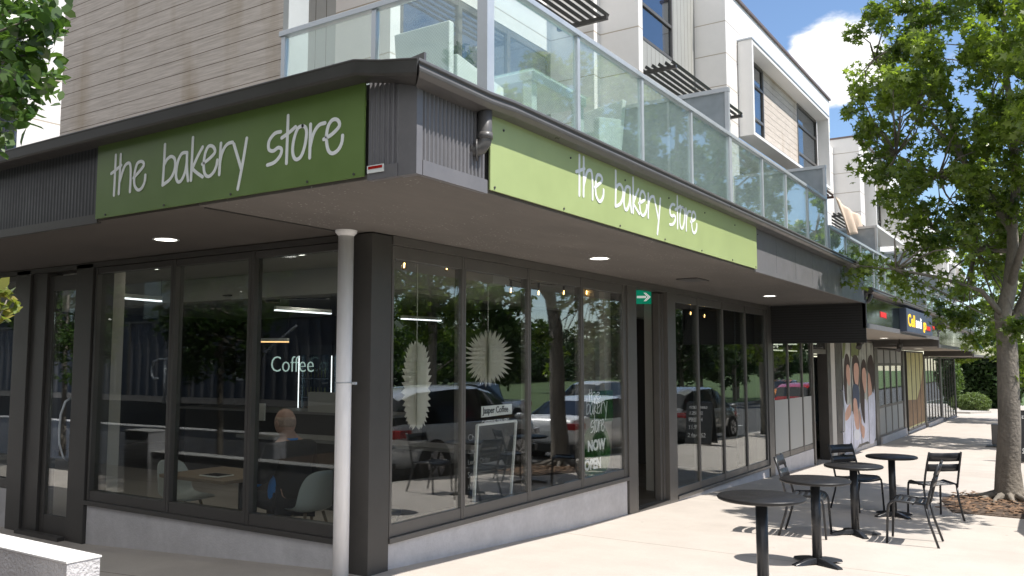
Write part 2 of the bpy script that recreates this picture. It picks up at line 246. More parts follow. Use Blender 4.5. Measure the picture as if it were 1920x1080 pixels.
# ------------------------------------------------------------------ mesh helpers
ORG = {}
class MB:
    def __init__(s): s.v = []; s.f = []; s.sm = []
    def add(s, vs, fs, smooth=False):
        o = len(s.v); s.v += [tuple(p) for p in vs]; s.f += [[i+o for i in f] for f in fs]; s.sm += [smooth]*len(fs); return s
    def box(s, x0, x1, y0, y1, z0, z1):
        x0, x1 = sorted((x0, x1)); y0, y1 = sorted((y0, y1)); z0, z1 = sorted((z0, z1))
        return s.add([(x0, y0, z0), (x1, y0, z0), (x1, y1, z0), (x0, y1, z0), (x0, y0, z1), (x1, y0, z1), (x1, y1, z1), (x0, y1, z1)],
              [[0, 3, 2, 1], [4, 5, 6, 7], [0, 1, 5, 4], [1, 2, 6, 5], [2, 3, 7, 6], [3, 0, 4, 7]])
    def bar(s, a, b, w, h, up=(0, 0, 1)):
        a = Vector(a); b = Vector(b); d = (b-a).normalized(); u = Vector(up); r = d.cross(u)
        if r.length < 1e-4: r = d.cross(Vector((1, 0, 0)))
        r.normalize(); u = r.cross(d); P = []
        for p in (a, b):
            for sx, sy in ((-1, -1), (1, -1), (1, 1), (-1, 1)): P.append(p+r*w/2*sx+u*h/2*sy)
        return s.add(P, [[0, 1, 2, 3], [7, 6, 5, 4], [0, 4, 5, 1], [1, 5, 6, 2], [2, 6, 7, 3], [3, 7, 4, 0]])
    def tube(s, pts, r, n=10, cap=True):
        pts = [Vector(p) for p in pts]; rs = r if isinstance(r, (list, tuple)) else [r]*len(pts); V = []; F = []
        t = (pts[1]-pts[0]).normalized(); ref = Vector((0, 0, 1)) if abs(t.z) < .9 else Vector((1, 0, 0)); nrm = t.cross(ref).normalized()
        for i, p in enumerate(pts):
            t = (pts[min(i+1, len(pts)-1)]-pts[max(i-1, 0)]).normalized(); nrm = (nrm-t*nrm.dot(t)).normalized(); bn = t.cross(nrm)
            for k in range(n):
                a = 2*math.pi*k/n; V.append(p+(nrm*math.cos(a)+bn*math.sin(a))*rs[i])
        for i in range(len(pts)-1):
            for k in range(n): F.append([i*n+k, i*n+(k+1) % n, (i+1)*n+(k+1) % n, (i+1)*n+k])
        s.add(V, F, True)
        if cap: o = len(s.v)-len(V); s.f += [[o+k for k in range(n)][::-1], [o+(len(pts)-1)*n+k for k in range(n)]]; s.sm += [False, False]
        return s
    def cyl(s, c, r, z0, z1, n=24, r2=None): return s.tube([(c[0], c[1], z0), (c[0], c[1], z1)], [r, r2 or r], n)
    def prism(s, poly, vec):
        n = len(poly); vec = Vector(vec); V = [Vector(p) for p in poly]+[Vector(p)+vec for p in poly]
        return s.add(V, [list(range(n))[::-1], list(range(n, 2*n))]+[[i, (i+1) % n, n+(i+1) % n, n+i] for i in range(n)])
    def lathe(s, prof, c=(0, 0, 0), n=28):
        V = []; F = []
        for r, z in prof:
            for k in range(n): a = 2*math.pi*k/n; V.append((c[0]+r*math.cos(a), c[1]+r*math.sin(a), c[2]+z))
        for i in range(len(prof)-1):
            for k in range(n): F.append([i*n+k, i*n+(k+1) % n, (i+1)*n+(k+1) % n, (i+1)*n+k])
        return s.add(V, F, True)
    def ell(s, c, r, n=14, m=9):
        V = []; F = []
        for i in range(m+1):
            t = math.pi*i/m
            for k in range(n): a = 2*math.pi*k/n; V.append((c[0]+r[0]*math.sin(t)*math.cos(a), c[1]+r[1]*math.sin(t)*math.sin(a), c[2]+r[2]*math.cos(t)))
        for i in range(m):
            for k in range(n): F.append([i*n+k, (i+1)*n+k, (i+1)*n+(k+1) % n, i*n+(k+1) % n])
        return s.add(V, F, True)
    def build(s, name, material, parent=None, bevel=0, seg=2):
        me = bpy.data.meshes.new(name); o = bpy.data.objects.new(name, me); COL.objects.link(o)
        org = Vector((0, 0, 0))
        if parent is not None: o.parent = parent; org = ORG.get(parent.name, Vector((0, 0, 0)))
        ORG[o.name] = org
        me.from_pydata([tuple(Vector(p)-org) for p in s.v], [], s.f); me.polygons.foreach_set('use_smooth', s.sm)
        bm = bmesh.new(); bm.from_mesh(me); bmesh.ops.recalc_face_normals(bm, faces=bm.faces); bm.to_mesh(me); bm.free()
        if material is not None: me.materials.append(material)
        if bevel:
            md = o.modifiers.new('bevel', 'BEVEL'); md.width = bevel; md.segments = seg; md.limit_method = 'ANGLE'; md.angle_limit = R(40)
        me.update(); return o
def tag(o, label=None, cat=None, group=None, kind=None):
    if label: o['label'] = label
    if cat: o['category'] = cat
    if group: o['group'] = group
    if kind: o['kind'] = kind
    return o
def thing(name, label, cat, loc=(0, 0, 0), group=None):
    o = bpy.data.objects.new(name, None); COL.objects.link(o); o.location = loc; o.empty_display_size = .2; ORG[o.name] = Vector(loc)
    return tag(o, label, cat, group)
def dup(root, loc, rz=0, label=None, scale=None):
    r = root.copy(); COL.objects.link(r); r.location = loc; r.rotation_euler = (0, 0, rz)
    if scale: r.scale = (scale,)*3
    if label: r['label'] = label
    for ch in list(root.children):
        c = ch.copy(); COL.objects.link(c); c.parent = r
        for g_ in list(ch.children): d = g_.copy(); COL.objects.link(d); d.parent = c
    return r
def stroke(mb, pts2, r, to3, nrm, th=.004, smooth=True):
    """a brush stroke of radius r along 2-D points, laid on a plane (to3 maps to space), th thick"""
    P = [Vector(p) for p in pts2]
    if smooth and len(P) > 2:
        Q = []
        for i in range(len(P)-1):
            p0 = P[max(i-1, 0)]; p1 = P[i]; p2 = P[i+1]; p3 = P[min(i+2, len(P)-1)]
            for k in range(5):
                t = k/5; Q.append(.5*((2*p1)+(p2-p0)*t+(2*p0-5*p1+4*p2-p3)*t*t+(3*p1-p0-3*p2+p3)*t**3))
        Q.append(P[-1]); P = Q
    Lp = []; Rp = []
    for i, p in enumerate(P):
        t = (P[min(i+1, len(P)-1)]-P[max(i-1, 0)]); t = t.normalized() if t.length > 1e-9 else Vector((1, 0)); n = Vector((-t.y, t.x)); Lp.append(p+n*r); Rp.append(p-n*r)
    nrm = Vector(nrm)*th
    for i in range(len(P)-1):
        q = [to3(Lp[i]), to3(Lp[i+1]), to3(Rp[i+1]), to3(Rp[i])]
        mb.prism(q, nrm*(1+.0007*(i % 7)))
    for e in (P[0], P[-1]):
        mb.prism([to3(e+Vector((math.cos(a), math.sin(a)))*r) for a in [2*math.pi*k/10 for k in range(10)]], nrm*1.02)
def text_mesh(txt, size, to3, nrm, th, mb, bold=0, sx=1.0):
    c = bpy.data.curves.new('t', 'FONT'); c.body = txt; c.size = size; c.extrude = 0; c.offset = bold; c.resolution_u = 3
    o = bpy.data.objects.new('t', c); COL.objects.link(o); bpy.context.view_layer.update()
    me = o.evaluated_get(bpy.context.evaluated_depsgraph_get()).to_mesh()
    bm = bmesh.new(); bm.from_mesh(me); bmesh.ops.dissolve_limit(bm, angle_limit=.02, verts=bm.verts, edges=bm.edges)
    N = Vector(nrm)*th
    for f in bm.faces: mb.prism([to3(Vector((v.co.x*sx, v.co.y))) for v in f.verts], N)
    bm.free(); bpy.data.objects.remove(o)

# ------------------------------------------------------------------ ground
GY = [-60, 5.3, 8.3, 9.75, 15.9, 19, 26.5, 35.5, 45, 60, 90, 400]; GZ = [0, 0, -.16, -.21, -.41, -.5, -.66, -.74, -.85, -1.1, -1.4, -1.6]
def gz(x, y):
    z = float(np.interp(y, GY, GZ))
    if y < 5.4 and x < -5: z = float(np.interp(x, [-11, -8.5, -5], [-.19, -.19, 0]))
    return z
KX = -.35
def sheet(name, xs, ys, dz, material, kind='structure', zf=gz):
    m = MB(); V = [(x, y, zf(x, y)+dz) for y in ys for x in xs]; n = len(xs)
    F = [[j*n+i, j*n+i+1, (j+1)*n+i+1, (j+1)*n+i] for j in range(len(ys)-1) for i in range(n-1)]
    m.add(V, F, True); return tag(m.build(name, material), kind=kind)
YS = sorted(set([2.0, 2.5, 3, 4, 5.3, 5.39, 5.41, 6.5, 8.3, 9.75, 12, 15.9, 19, 22, 26.5, 31, 35.5, 40, 45, 52, 60, 66]))
sheet('pavement', [-40, -24, -14, -11, -9.5, -8.5, -7, -5, -3, -1.5, KX], YS, 0, M['pave'])
sheet('pale_pavement_slab', [-1.72, -1.0, KX-.01], [5.4, 6.5, 7.62], .004, M['slab'])
YR = [-200, -60, -20, 0, 5.3, 8.3, 9.75, 15.9, 19, 26.5, 35.5, 45, 60, 90, 300]
sheet('road', [KX+.14, 2, 6, 10], YR, -.14, M['asphalt'])
sheet('terrain', [-400, -60, -20, KX, 10, 30, 60, 120, 400], [-300, -60, -20, 0, 20, 45, 66, 90, 200, 500], -.36, M['grass'], zf=lambda x, y: gz(0, max(y, 5.3)) - (min(max(x-10, 0), 60)*.012))
k = MB()
for a, b in zip(YR[1:-2], YR[2:-1]): 
    za, zb = gz(0, a), gz(0, b); k.add([(KX-.002, a, za-.3), (KX+.15, a, za-.3), (KX+.15, b, zb-.3), (KX-.002, b, zb-.3), (KX-.002, a, za+.004), (KX+.15, a, za-.01), (KX+.15, b, zb-.01), (KX-.002, b, zb+.004)], [[0, 3, 2, 1], [4, 5, 6, 7], [0, 1, 5, 4], [1, 2, 6, 5], [2, 3, 7, 6], [3, 0, 4, 7]])
tag(k.build('kerb', M['kerb']), kind='structure')
k = MB()
for a, b in zip(YR[1:-2], YR[2:-1]):
    za, zb = gz(0, a), gz(0, b); k.add([(10, a, za-.3), (10.15, a, za-.3), (10.15, b, zb-.3), (10, b, zb-.3), (10, a, za), (10.15, a, za), (10.15, b, zb), (10, b, zb)], [[0, 3, 2, 1], [4, 5, 6, 7], [0, 1, 5, 4], [1, 2, 6, 5], [2, 3, 7, 6], [3, 0, 4, 7]])
tag(k.build('kerb', M['kerb']), kind='structure')
sheet('lawn', [10.15, 14, 25, 45, 90], YR, -.03, M['grass'], zf=lambda x, y: gz(0, y)-(x-10.15)*.012+.004)
m = MB()
for y in np.arange(-2, 56, 5.6): 
    for dx in (0,): m.add([(2.0, y, gz(0, y)-.136), (2.1, y, gz(0, y)-.136), (2.1, y+3, gz(0, y+3)-.136), (2.0, y+3, gz(0, y+3)-.136)], [[0, 1, 2, 3]])
tag(m.build('lane_marking', M['line']), kind='structure')
sheet('added_dark_ground', [-40, -24, -14, -11, -9.5, -8.5, -7, -5, -3, -1.5, KX], [-40, -20, -8, -3, 0, 1.99], -.1, M['asphalt'])  # unseen dark ground, added to cut bounce light onto the side front
# tree pit
pit = MB(); pp = [(-1.72, 14.5), (-1.66, 13.9), (-1.4, 12.72), (-.42, 12.68), (-.42, 15.6), (-1.1, 15.5)]
pit.prism([(x, y, gz(x, y)-.02) for x, y in pp], (0, 0, .03)); tag(pit.build('tree_pit_soil', M['soil']), kind='structure')
lf = MB()
for i in range(420):
    x = random.uniform(-1.62, -.45); y = random.uniform(12.8, 15.3); a = random.uniform(0, 6.28); r = random.uniform(.03, .07); z = gz(x, y)+.015+random.random()*.03
    lf.add([(x+r*math.cos(a+t)*q, y+r*math.sin(a+t)*q, z+random.uniform(0, .02)) for t, q in ((0, 1), (1.3, .5), (3.1, 1), (4.6, .5))], [[0, 1, 2, 3]])
tag(lf.build('fallen_leaf_litter', mat('leaf_litter', (.20, .12, .07), .9, noise=(20, .5))), kind='stuff')

# ------------------------------------------------------------------ corner shop building (ground floor)
B = thing('corner_shop_building', 'dark framed corner bakery shop with wraparound awning under white balconied apartments', 'building', (-5, 5.3, 0))
def part(mb, name, m_, p=None, bevel=0, label=None):
    o = mb.build(name, m_, B if p is None else p, bevel)
    if label: o['label'] = label
    return o
XW, YW = -4.64, 5.07
part(MB().box(-4.86, XW, YW, 5.31, -.05, 2.69), 'pillar', M['metal'], bevel=.004)
part(MB().box(-4.86, -4.665, 5.31, 9.76, -.6, .24), 'plinth_wall', M['render'])
part(MB().box(-8.52, -4.862, 5.095, 5.3, -.6, .24), 'plinth_wall', M['render'])
part(MB().box(-4.86, -4.665, 11.34, 15.68, -.8, -.19), 'plinth_wall', M['render'])
part(MB().box(-14, -10.07, 5.095, 5.3, -.6, .24), 'plinth_wall', M['render'])
for y0, y1 in ((9.78, 10.04), (11.05, 11.33), (15.68, 15.98)): part(MB().box(-4.88, XW, y0, y1, -.8, 2.69), 'pillar', M['metal2'], bevel=.004)
part(MB().box(-8.84, -8.53, YW-.01, 5.30, -.3, 2.69), 'pillar', M['metal'], bevel=.004); part(MB().box(-10.06, -9.76, YW-.01, 5.30, -.3, 2.69), 'pillar', M['metal'], bevel=.004)
def window_y(y0, y1, z0, z1, glass, x=XW, fr=.028, bot=.10, top=.11, blk=None, film=None, par=None, m_=None):
    """one framed pane in the street facade (plane x)"""
    fm = MB(); d = .10; xa, xb = x-d, x-.012
    fm.box(xa, xb, y0, y0+fr, z0, z1); fm.box(xa, xb, y1-fr, y1, z0, z1); fm.box(xa-.004, xb-.006, y0+fr, y1-fr, z0, z0+bot); fm.box(xa-.004, xb-.006, y0+fr, y1-fr, z1-top, z1)
    w = fm.build('window', m_ or M['metal2'], par or B, .003)
    g_ = MB().box(x-.042, x-.032, y0+fr+.001, y1-fr-.001, z0+bot+.001, z1-top-.001).build('pane', glass, w); return w
def window_x(x0, x1, z0, z1, glass, y=YW, fr=.036, bot=.10, top=.06, par=None):
    fm = MB(); ya, yb = y+.004, y+.10
    fm.box(x0, x0+fr, ya, yb, z0, z1); fm.box(x1-fr, x1, ya, yb, z0, z1); fm.box(x0+fr, x1-fr, ya+.006, yb, z0, z0+bot); fm.box(x0+fr, x1-fr, ya+.006, yb, z1-top, z1)
    w = fm.build('window', M['metal'], par or B, .003)
    MB().box(x0+fr+.001, x1-fr-.001, y+.054, y+.066, z0+bot+.001, z1-top-.001).build('pane', glass, w); return w
glassmat('side_glass', (.86, .88, .86), 1.42, wob=.05); SGL = G['side_glass']
SG = G['shop_glass']; SGR = G['shop_glass_reflective']
for a, b in ((5.33, 6.33), (6.335, 7.465), (7.47, 8.605), (8.61, 9.70)): window_y(a, b, .25, 2.62, SG)
part(MB().box(-4.75, XW-.02, 9.70, 9.775, .25, 2.62), 'frame_post', M['metal2'])
part(MB().box(-4.84, XW+.012, 5.315, 9.775, .205, .249), 'window_sill', M['metal2'], bevel=.003)
for a, b in ((11.335, 12.235), (12.24, 13.32), (13.325, 14.46), (14.465, 15.6)): window_y(a, b, -.185, 2.62, SGR)
part(MB().box(-4.75, XW-.02, 15.6, 15.675, -.185, 2.62), 'frame_post', M['metal2'])
part(MB().box(-4.84, XW+.012, 11.335, 15.675, -.235, -.187), 'window_sill', M['metal2'], bevel=.003)
part(MB().box(-4.80, XW+.01, 5.315, 15.675, 2.622, 2.695), 'window_head', M['metal2'])
for a, b in ((-8.50, -7.20), (-7.195, -6.08), (-6.075, -4.875)): window_x(a, b, .25, 2.64, SGL)
part(MB().box(-8.525, -4.865, YW-.014, 5.28, .205, .249), 'window_sill', M['metal'], bevel=.003)
window_x(-11.6, -10.07, .25, 2.64, SGL); window_x(-13.2, -11.61, .25, 2.64, SGL)
part(MB().box(-14, -4.865, YW-.01, 5.28, 2.645, 2.695), 'window_head', M['metal'])
# doors
d = MB(); y = YW
d.box(-9.75, -9.47, y+.02, y+.2, -.19, 2.64)
dframe = part(d, 'door_frame', M['metal'])
d = MB(); d.box(-9.46, -9.38, y+.05, y+.10, -.18, 2.6); d.box(-8.92, -8.85, y+.05, y+.10, -.18, 2.6); d.box(-9.38, -8.92, y+.052, y+.098, -.18, .02); d.box(-9.38, -8.92, y+.052, y+.098, 2.44, 2.6)
door = part(d, 'glass_door', M['metal'])
MB().box(-9.379, -8.921, y+.07, y+.08, .021, 2.439).build('pane', SG, door)
hp = [(-8.93, y+.045, .62), (-8.96, y-.0, .66), (-8.985, y-.03, .80), (-8.99, y-.035, .95), (-8.985, y-.03, 1.1), (-8.96, y-.0, 1.24), (-8.93, y+.045, 1.28)]
MB().tube(hp, .012, 8).build('handle', M['alu'], door)
part(MB().box(-9.7, -8.84, 4.98, 5.06, -.195, -.15), 'door_threshold', M['metal'])
d = MB(); d.box(-4.80, -4.72, 10.92, 10.98, -.2, 2.6); d.box(-4.83, -4.7, 10.985, 11.045, -.2, 2.6); part(d, 'sliding_door_frame', M['metal2'])
part(MB().box(-4.85, XW, 10.045, 11.045, -.26, -.20), 'door_threshold', M['metal2'])
# canopy
XF, YF = -2.983, 3.605
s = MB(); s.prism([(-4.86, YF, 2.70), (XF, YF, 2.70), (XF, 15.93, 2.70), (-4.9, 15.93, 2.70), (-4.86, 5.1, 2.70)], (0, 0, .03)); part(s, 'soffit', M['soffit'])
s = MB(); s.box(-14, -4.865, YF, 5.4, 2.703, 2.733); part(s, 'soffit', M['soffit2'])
def corrugated(a, b, z0, z1, nrm, pitch=.045, amp=.012):
    a = Vector((*a, 0)); b = Vector((*b, 0)); Ln = (b-a).length; t = (b-a).normalized(); n = Vector(nrm); m = MB(); k = int(Ln/pitch*8); V = []; F = []
    for i in range(k+1):
        s_ = Ln*i/k; p = a+t*s_+n*(amp*max(-.5, min(1, 1.6*math.cos(2*math.pi*s_/pitch)))); V += [(p.x, p.y, z0), (p.x, p.y, z1)]
    for i in range(k): F.append([2*i, 2*i+2, 2*i+3, 2*i+1])
    m.add(V, F, False); o = len(m.v)
    q = [(a-n*.02)+Vector((0, 0, z0)), (b-n*.02)+Vector((0, 0, z0)), (b-n*.02)+Vector((0, 0, z1)), (a-n*.02)+Vector((0, 0, z1))]; m.prism(q, n*-.01)
    return m
part(corrugated((XF+.0, YF+.03), (XF, 4.27), 2.72, 3.272, (1, 0, 0), .038, .009), 'corrugated_fascia', M['corr'])
part(corrugated((-3.33, YF), (XF-.12, YF), 2.72, 3.272, (0, -1, 0), .036, .009), 'corrugated_fascia', M['corr'])
part(MB().box(XF-.12, XF+.012, YF-.012, YF+.04, 2.69, 3.25), 'corner_flashing', M['corr'])
part(MB().box(XF-.02, XF+.016, YF+.042, 4.275, 2.69, 2.775), 'flashing', M['corr'])
part(MB().box(-3.33, XF-.122, YF-.016, YF+.02, 2.69, 2.765), 'flashing', M['corr'])
part(corrugated((XF-.03, 4.3), (XF-.03, 9.66), 2.72, 3.272, (1, 0, 0), .09), 'corrugated_fascia', M['corr'])
f = MB(); y = 9.67
while y < 15.9: f.box(XF-.03, XF-.004, y, min(y+.88, 15.91), 2.745, 3.26); y += .886
part(f, 'panel_fascia', M['corr']); part(MB().box(XF-.02, XF+.008, 9.665, 15.92, 2.69, 2.744), 'flashing', M['corr'])
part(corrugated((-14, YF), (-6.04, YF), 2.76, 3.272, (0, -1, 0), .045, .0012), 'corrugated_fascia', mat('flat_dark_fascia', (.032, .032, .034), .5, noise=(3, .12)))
part(MB().box(-14, -6.04, YF-.012, YF+.02, 2.69, 2.757), 'flashing', M['metal'])
part(corrugated((-6.03, YF+.02), (-3.35, YF+.02), 2.72, 3.272, (0, -1, 0), .09), 'corrugated_fascia', M['metal'])
# end wall of the canopy where it steps down
part(MB().box(-4.64, XF-.002, 15.93, 15.96, 2.0, 2.72), 'canopy_end_panel', mat('dark_louvre_panel', (.035, .034, .035), .6, noise=(4, .1), custom=seams('Z', .045, 0, .01, .35)))
# deck + canopy roof
part(MB().box(-14, XF-.02, YF+.02, 15.9, 3.18, 3.26), 'canopy_roof', M['gutter'])
part(MB().box(-9, -3.30, 4.62, 15.9, 3.262, 3.31), 'balcony_floor', mat('balcony_tiles', (.4, .38, .35), .8, noise=(3, .1)))
# gutters : swept profile
def gutter(path, out, prof, name='gutter', par=None, m_=None):
    """path of 3-D points (back top edge); prof = (outward, down) pairs; out = outward direction at every point"""
    m = MB(); V = []; F = []; n = len(prof)
    for p, o in zip(path, out):
        p = Vector(p); o = Vector(o)
        for a, b in prof: V.append(p+o*a+Vector((0, 0, b)))
    for i in range(len(path)-1):
        for j in range(n): F.append([i*n+j, i*n+(j+1) % n, (i+1)*n+(j+1) % n, (i+1)*n+j])
    F += [list(range(n)), [len(V)-n+j for j in range(n)][::-1]]
    m.add(V, F, False); return m.build(name, m_ or M['gutter'], par or B, .004)
PR = [(0, 0), (.02, .015), (.115, .02), (.13, .012), (.132, -.012), (.118, -.02), (.116, -.035), (.135, -.05), (.15, -.068), (.145, -.092), (.11, -.115), (0, -.125)]
PL = [(0, 0), (.01, .012), (.115, .012), (.128, .010), (.130, -.004), (.126, -.012), (.120, -.095), (.112, -.112), (0, -.125)]
PR = [(a, b*.78) for a, b in PR]; PL = [(a, b*.74) for a, b in PL]
gutter([(-14, YF-.01, 3.355), (-3.32, YF-.01, 3.355), (-3.12, YF-.01, 3.315), (XF-.0, YF-.01, 3.275)], [(0, -1.15, 0), (0, -1.15, 0), (0, -1.1, 0), (.98, -1.1, 0)], PL, m_=mat('gutter_paint_shaded', (.05, .048, .046), .45, noise=(4, .15)))  # same gutter paint, with the shade of this side put into its colour
gutter([(XF+.002, YF-.012, 3.272), (XF, 4.15, 3.27), (XF, 4.42, 3.285), (XF, 9.6, 3.295), (XF, 16.0, 3.285)], [(1, -1, 0), (1, 0, 0), (1.0, 0, 0), (1.0, 0, 0), (1, 0, 0)], PR)
part(MB().prism([(-3.5, YF+.12, 3.26), (-3.02, YF+.10, 3.26), (-3.03, YF+.12, 3.43), (-3.28, YF+.13, 3.40)], (0, .02, 0)), 'roof_flashing', M['gutter'])
# down pipe elbow at the canopy corner
e = MB(); e.tube([(XF+.055, 4.19, 3.2), (XF+.055, 4.19, 3.02), (XF+.05, 4.188, 2.985), (XF+.03, 4.18, 2.955), (XF-.0, 4.165, 2.942), (XF-.06, 4.13, 2.94)], .044, 20)
e.tube([(XF+.055, 4.19, 3.045), (XF+.055, 4.19, 3.005)], .049, 20); e.tube([(XF+.008, 4.165, 2.942), (XF+.016, 4.17, 2.942)], .068, 20)
part(e, 'downpipe', M['gutter'], label='grey elbow pipe on the canopy corner')
# white pipe by the pillar
e = MB(); e.tube([(-4.79, 4.93, -.05), (-4.79, 4.93, 2.66)], .0615, 28); e.lathe([(.0615, 2.655), (.085, 2.68), (.088, 2.699)], (-4.79, 4.93, 0), 28); wp = part(e, 'downpipe', M['pipe'], label='white round pipe in front of the corner pillar')
b_ = MB(); b_.tube([(-4.79, 4.93, 1.49), (-4.79, 4.93, 1.50)], .065, 28); b_.box(-4.74, -4.69, 4.95, 4.975, 1.48, 1.50); b_.build('bracket', M['alu'], wp)
# soffit joint strip and louvre vent
part(MB().box(-4.876, -4.856, YF+.05, 5.0, 2.692, 2.6995), 'soffit_joint', M['metal'])
v = MB(); v.box(-4.1, -3.82, 10.05, 10.45, 2.688, 2.698); part(v, 'soffit_vent', M['metal'])
# interior shell
part(MB().box(-18, -4.87, 5.3, 9.8, -.30, -.19), 'interior_floor', M['floor']); part(MB().box(-18, -4.75, 9.8, 15.68, -.30, -.192), 'interior_floor', M['floor'])
part(MB().box(-18, -4.86, 5.18, 16, 2.75, 2.80), 'interior_ceiling', M['ceil'])
part(MB().box(-18, -4.86, 7.1, 7.4, 2.45, 2.749), 'ceiling_beam', M['ceil']); part(MB().box(-6.6, -6.3, 7.4, 15.6, 2.45, 2.749), 'ceiling_beam', M['ceil'])
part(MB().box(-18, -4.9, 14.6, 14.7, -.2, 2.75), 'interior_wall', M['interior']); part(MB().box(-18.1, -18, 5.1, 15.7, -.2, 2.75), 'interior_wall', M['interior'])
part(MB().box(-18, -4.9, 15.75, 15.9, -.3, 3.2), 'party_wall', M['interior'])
part(MB().box(-9.26, -9.02, 5.5, 5.74, -.19, 2.75), 'interior_column', M['column'])
part(MB().box(-5.35, -5.15, 9.86, 10.0, -.19, 2.75), 'interior_column', M['column'])
part(MB().box(-5.25, -5.10, 11.62, 11.78, -.19, 2.75), 'interior_column', M['column'])
part(MB().box(-4.95, -4.88, 9.6, 9.78, -.19, 2.75), 'interior_column', M['column'])

# ------------------------------------------------------------------ upper storeys of the corner building
Wm, Wp = M['white'], M['whiteplain']
part(MB().box(-8.73, -5.36, 4.75, 4.95, 3.25, 8.4), 'timber_wall', M['timber'])
part(MB().box(-5.365, -5.30, 4.74, 4.96, 3.25, 8.4), 'corner_post', M['groove'])
part(MB().box(-8.7, -6.37, 6.35, 6.5, 3.3, 8.3), 'grooved_wall', M['groove'])
part(MB().box(-6.37, -5.66, 6.345, 6.5, 3.3, 8.3), 'white_wall', Wm); part(MB().box(-5.66, -5.60, 6.34, 6.49, 3.3, 8.3), 'white_wall', Wm)
part(MB().box(-11.3, -11.0, 4.9, 9, 3.25, 8.3), 'white_wall', Wm)
part(MB().box(-10.985, -10.95, 5.0, 5.42, 3.6, 6.0), 'side_window', G['upper_glass'])
def slider(x, ys, z0, z1, glass, par=None):
    fm = MB()
    for y_ in ys: fm.box(x-.06, x, y_-.035, y_+.035, z0, z1)
    fm.box(x-.055, x-.005, ys[0], ys[-1], z0, z0+.06); fm.box(x-.055, x-.005, ys[0], ys[-1], z1-.07, z1)
    w = fm.build('balcony_door', M['metal2'], par or B)
    for a, b in zip(ys[:-1], ys[1:]): MB().box(x-.036, x-.024, a+.036, b-.036, z0+.061, z1-.071).build('pane', glass, w)
slider(-5.62, [6.53, 7.55, 8.55, 9.54], 3.31, 5.75, G['upper_glass'])
part(MB().box(-5.8, -5.62, 6.5, 9.56, 5.76, 8.3), 'white_wall', Wm)
part(MB().box(-5.9, -4.97, 9.56, 9.73, 3.3, 8.3), 'fin_wall', Wm); part(MB().box(-5.9, -4.42, 9.732, 9.86, 3.3, 8.3), 'fin_wall', Wm)
part(MB().box(-5.55, -5.40, 13.28, 14.3, 5.7, 8.3), 'grooved_wall', M['groovey']); part(MB().box(-5.55, -5.40, 9.86, 13.28, 5.7, 6.72), 'grooved_wall', M['groovey']); part(MB().box(-5.55, -5.40, 9.86, 13.28, 8.05, 8.3), 'white_wall', Wm)
def upwin(x, y0, y1, zs, par=None):
    fm = MB(); z0, z1 = zs[0], zs[-1]; fm.box(x-.05, x+.03, y0, y0+.05, z0, z1); fm.box(x-.05, x+.03, y1-.05, y1, z0, z1)
    for z in zs: fm.box(x-.045, x+.027, y0+.05, y1-.05, z-.025, z+.025)
    w = fm.build('window', M['metal2'], par or B); MB().box(x-.012, x, y0+.051, y1-.051, z0+.026, z1-.026).build('pane', G['upper_glass'], w)
upwin(-5.42, 9.87, 11.5, (6.74, 7.3, 8.03)); upwin(-5.42, 11.51, 13.26, (6.74, 7.3, 8.03))
slider(-5.42, [9.9, 11.0, 12.1, 13.2], 3.31, 5.69, G['upper_glass']); part(MB().box(-5.55, -5.42, 13.24, 14.3, 3.31, 5.69), 'white_wall', Wm)
part(MB().box(-5.6, -4.83, 14.3, 14.9, 3.3, 8.26), 'fin_wall', Wm)
part(MB().box(-5.6, -4.83, 14.902, 22.1, 7.44, 8.26), 'parapet_wall', Wm); part(MB().box(-5.65, -4.79, 14.28, 22.15, 8.262, 8.31), 'parapet_capping', mat('brown_capping', (.16, .12, .11), .5, noise=(3, .1)))
part(MB().box(-5.6, -4.86, 20.82, 22.1, 2.9, 7.44), 'fin_wall', Wm)
bx = MB(); x0, x1 = -4.82, -4.56; bx.box(x0, x1, 14.92, 15.0, 5.72, 7.48); bx.box(x0, x1, 20.74, 20.82, 5.72, 7.48); bx.box(-4.86, x1-.002, 15.0, 20.74, 7.41, 7.478); bx.box(-4.86, x1-.002, 15.0, 20.74, 5.722, 5.78)
part(bx, 'window_box', Wp); part(MB().box(-4.83, -4.55, 14.9, 20.84, 7.482, 7.51), 'box_flashing', M['alu'])
bi = MB(); bi.box(-4.93, -4.83, 15.0, 15.8, 5.78, 7.41); part(bi, 'white_wall', Wm)
upwin(-4.86, 15.8, 16.5, (5.82, 6.3, 6.95, 7.38)); part(MB().box(-4.93, -4.835, 16.51, 18.98, 5.78, 7.41), 'timber_panel', M['timber']); upwin(-4.86, 19.0, 20.73, (5.82, 6.3, 6.95, 7.38))
slider(-5.42, [15.1, 16.2, 17.3, 18.4], 3.0, 5.5, G['upper_glass']); part(MB().box(-5.6, -4.9, 15.0, 20.8, 5.5, 5.72), 'white_wall', Wm); part(MB().box(-5.55, -5.42, 18.45, 20.8, 2.9, 5.5), 'white_wall', Wm)
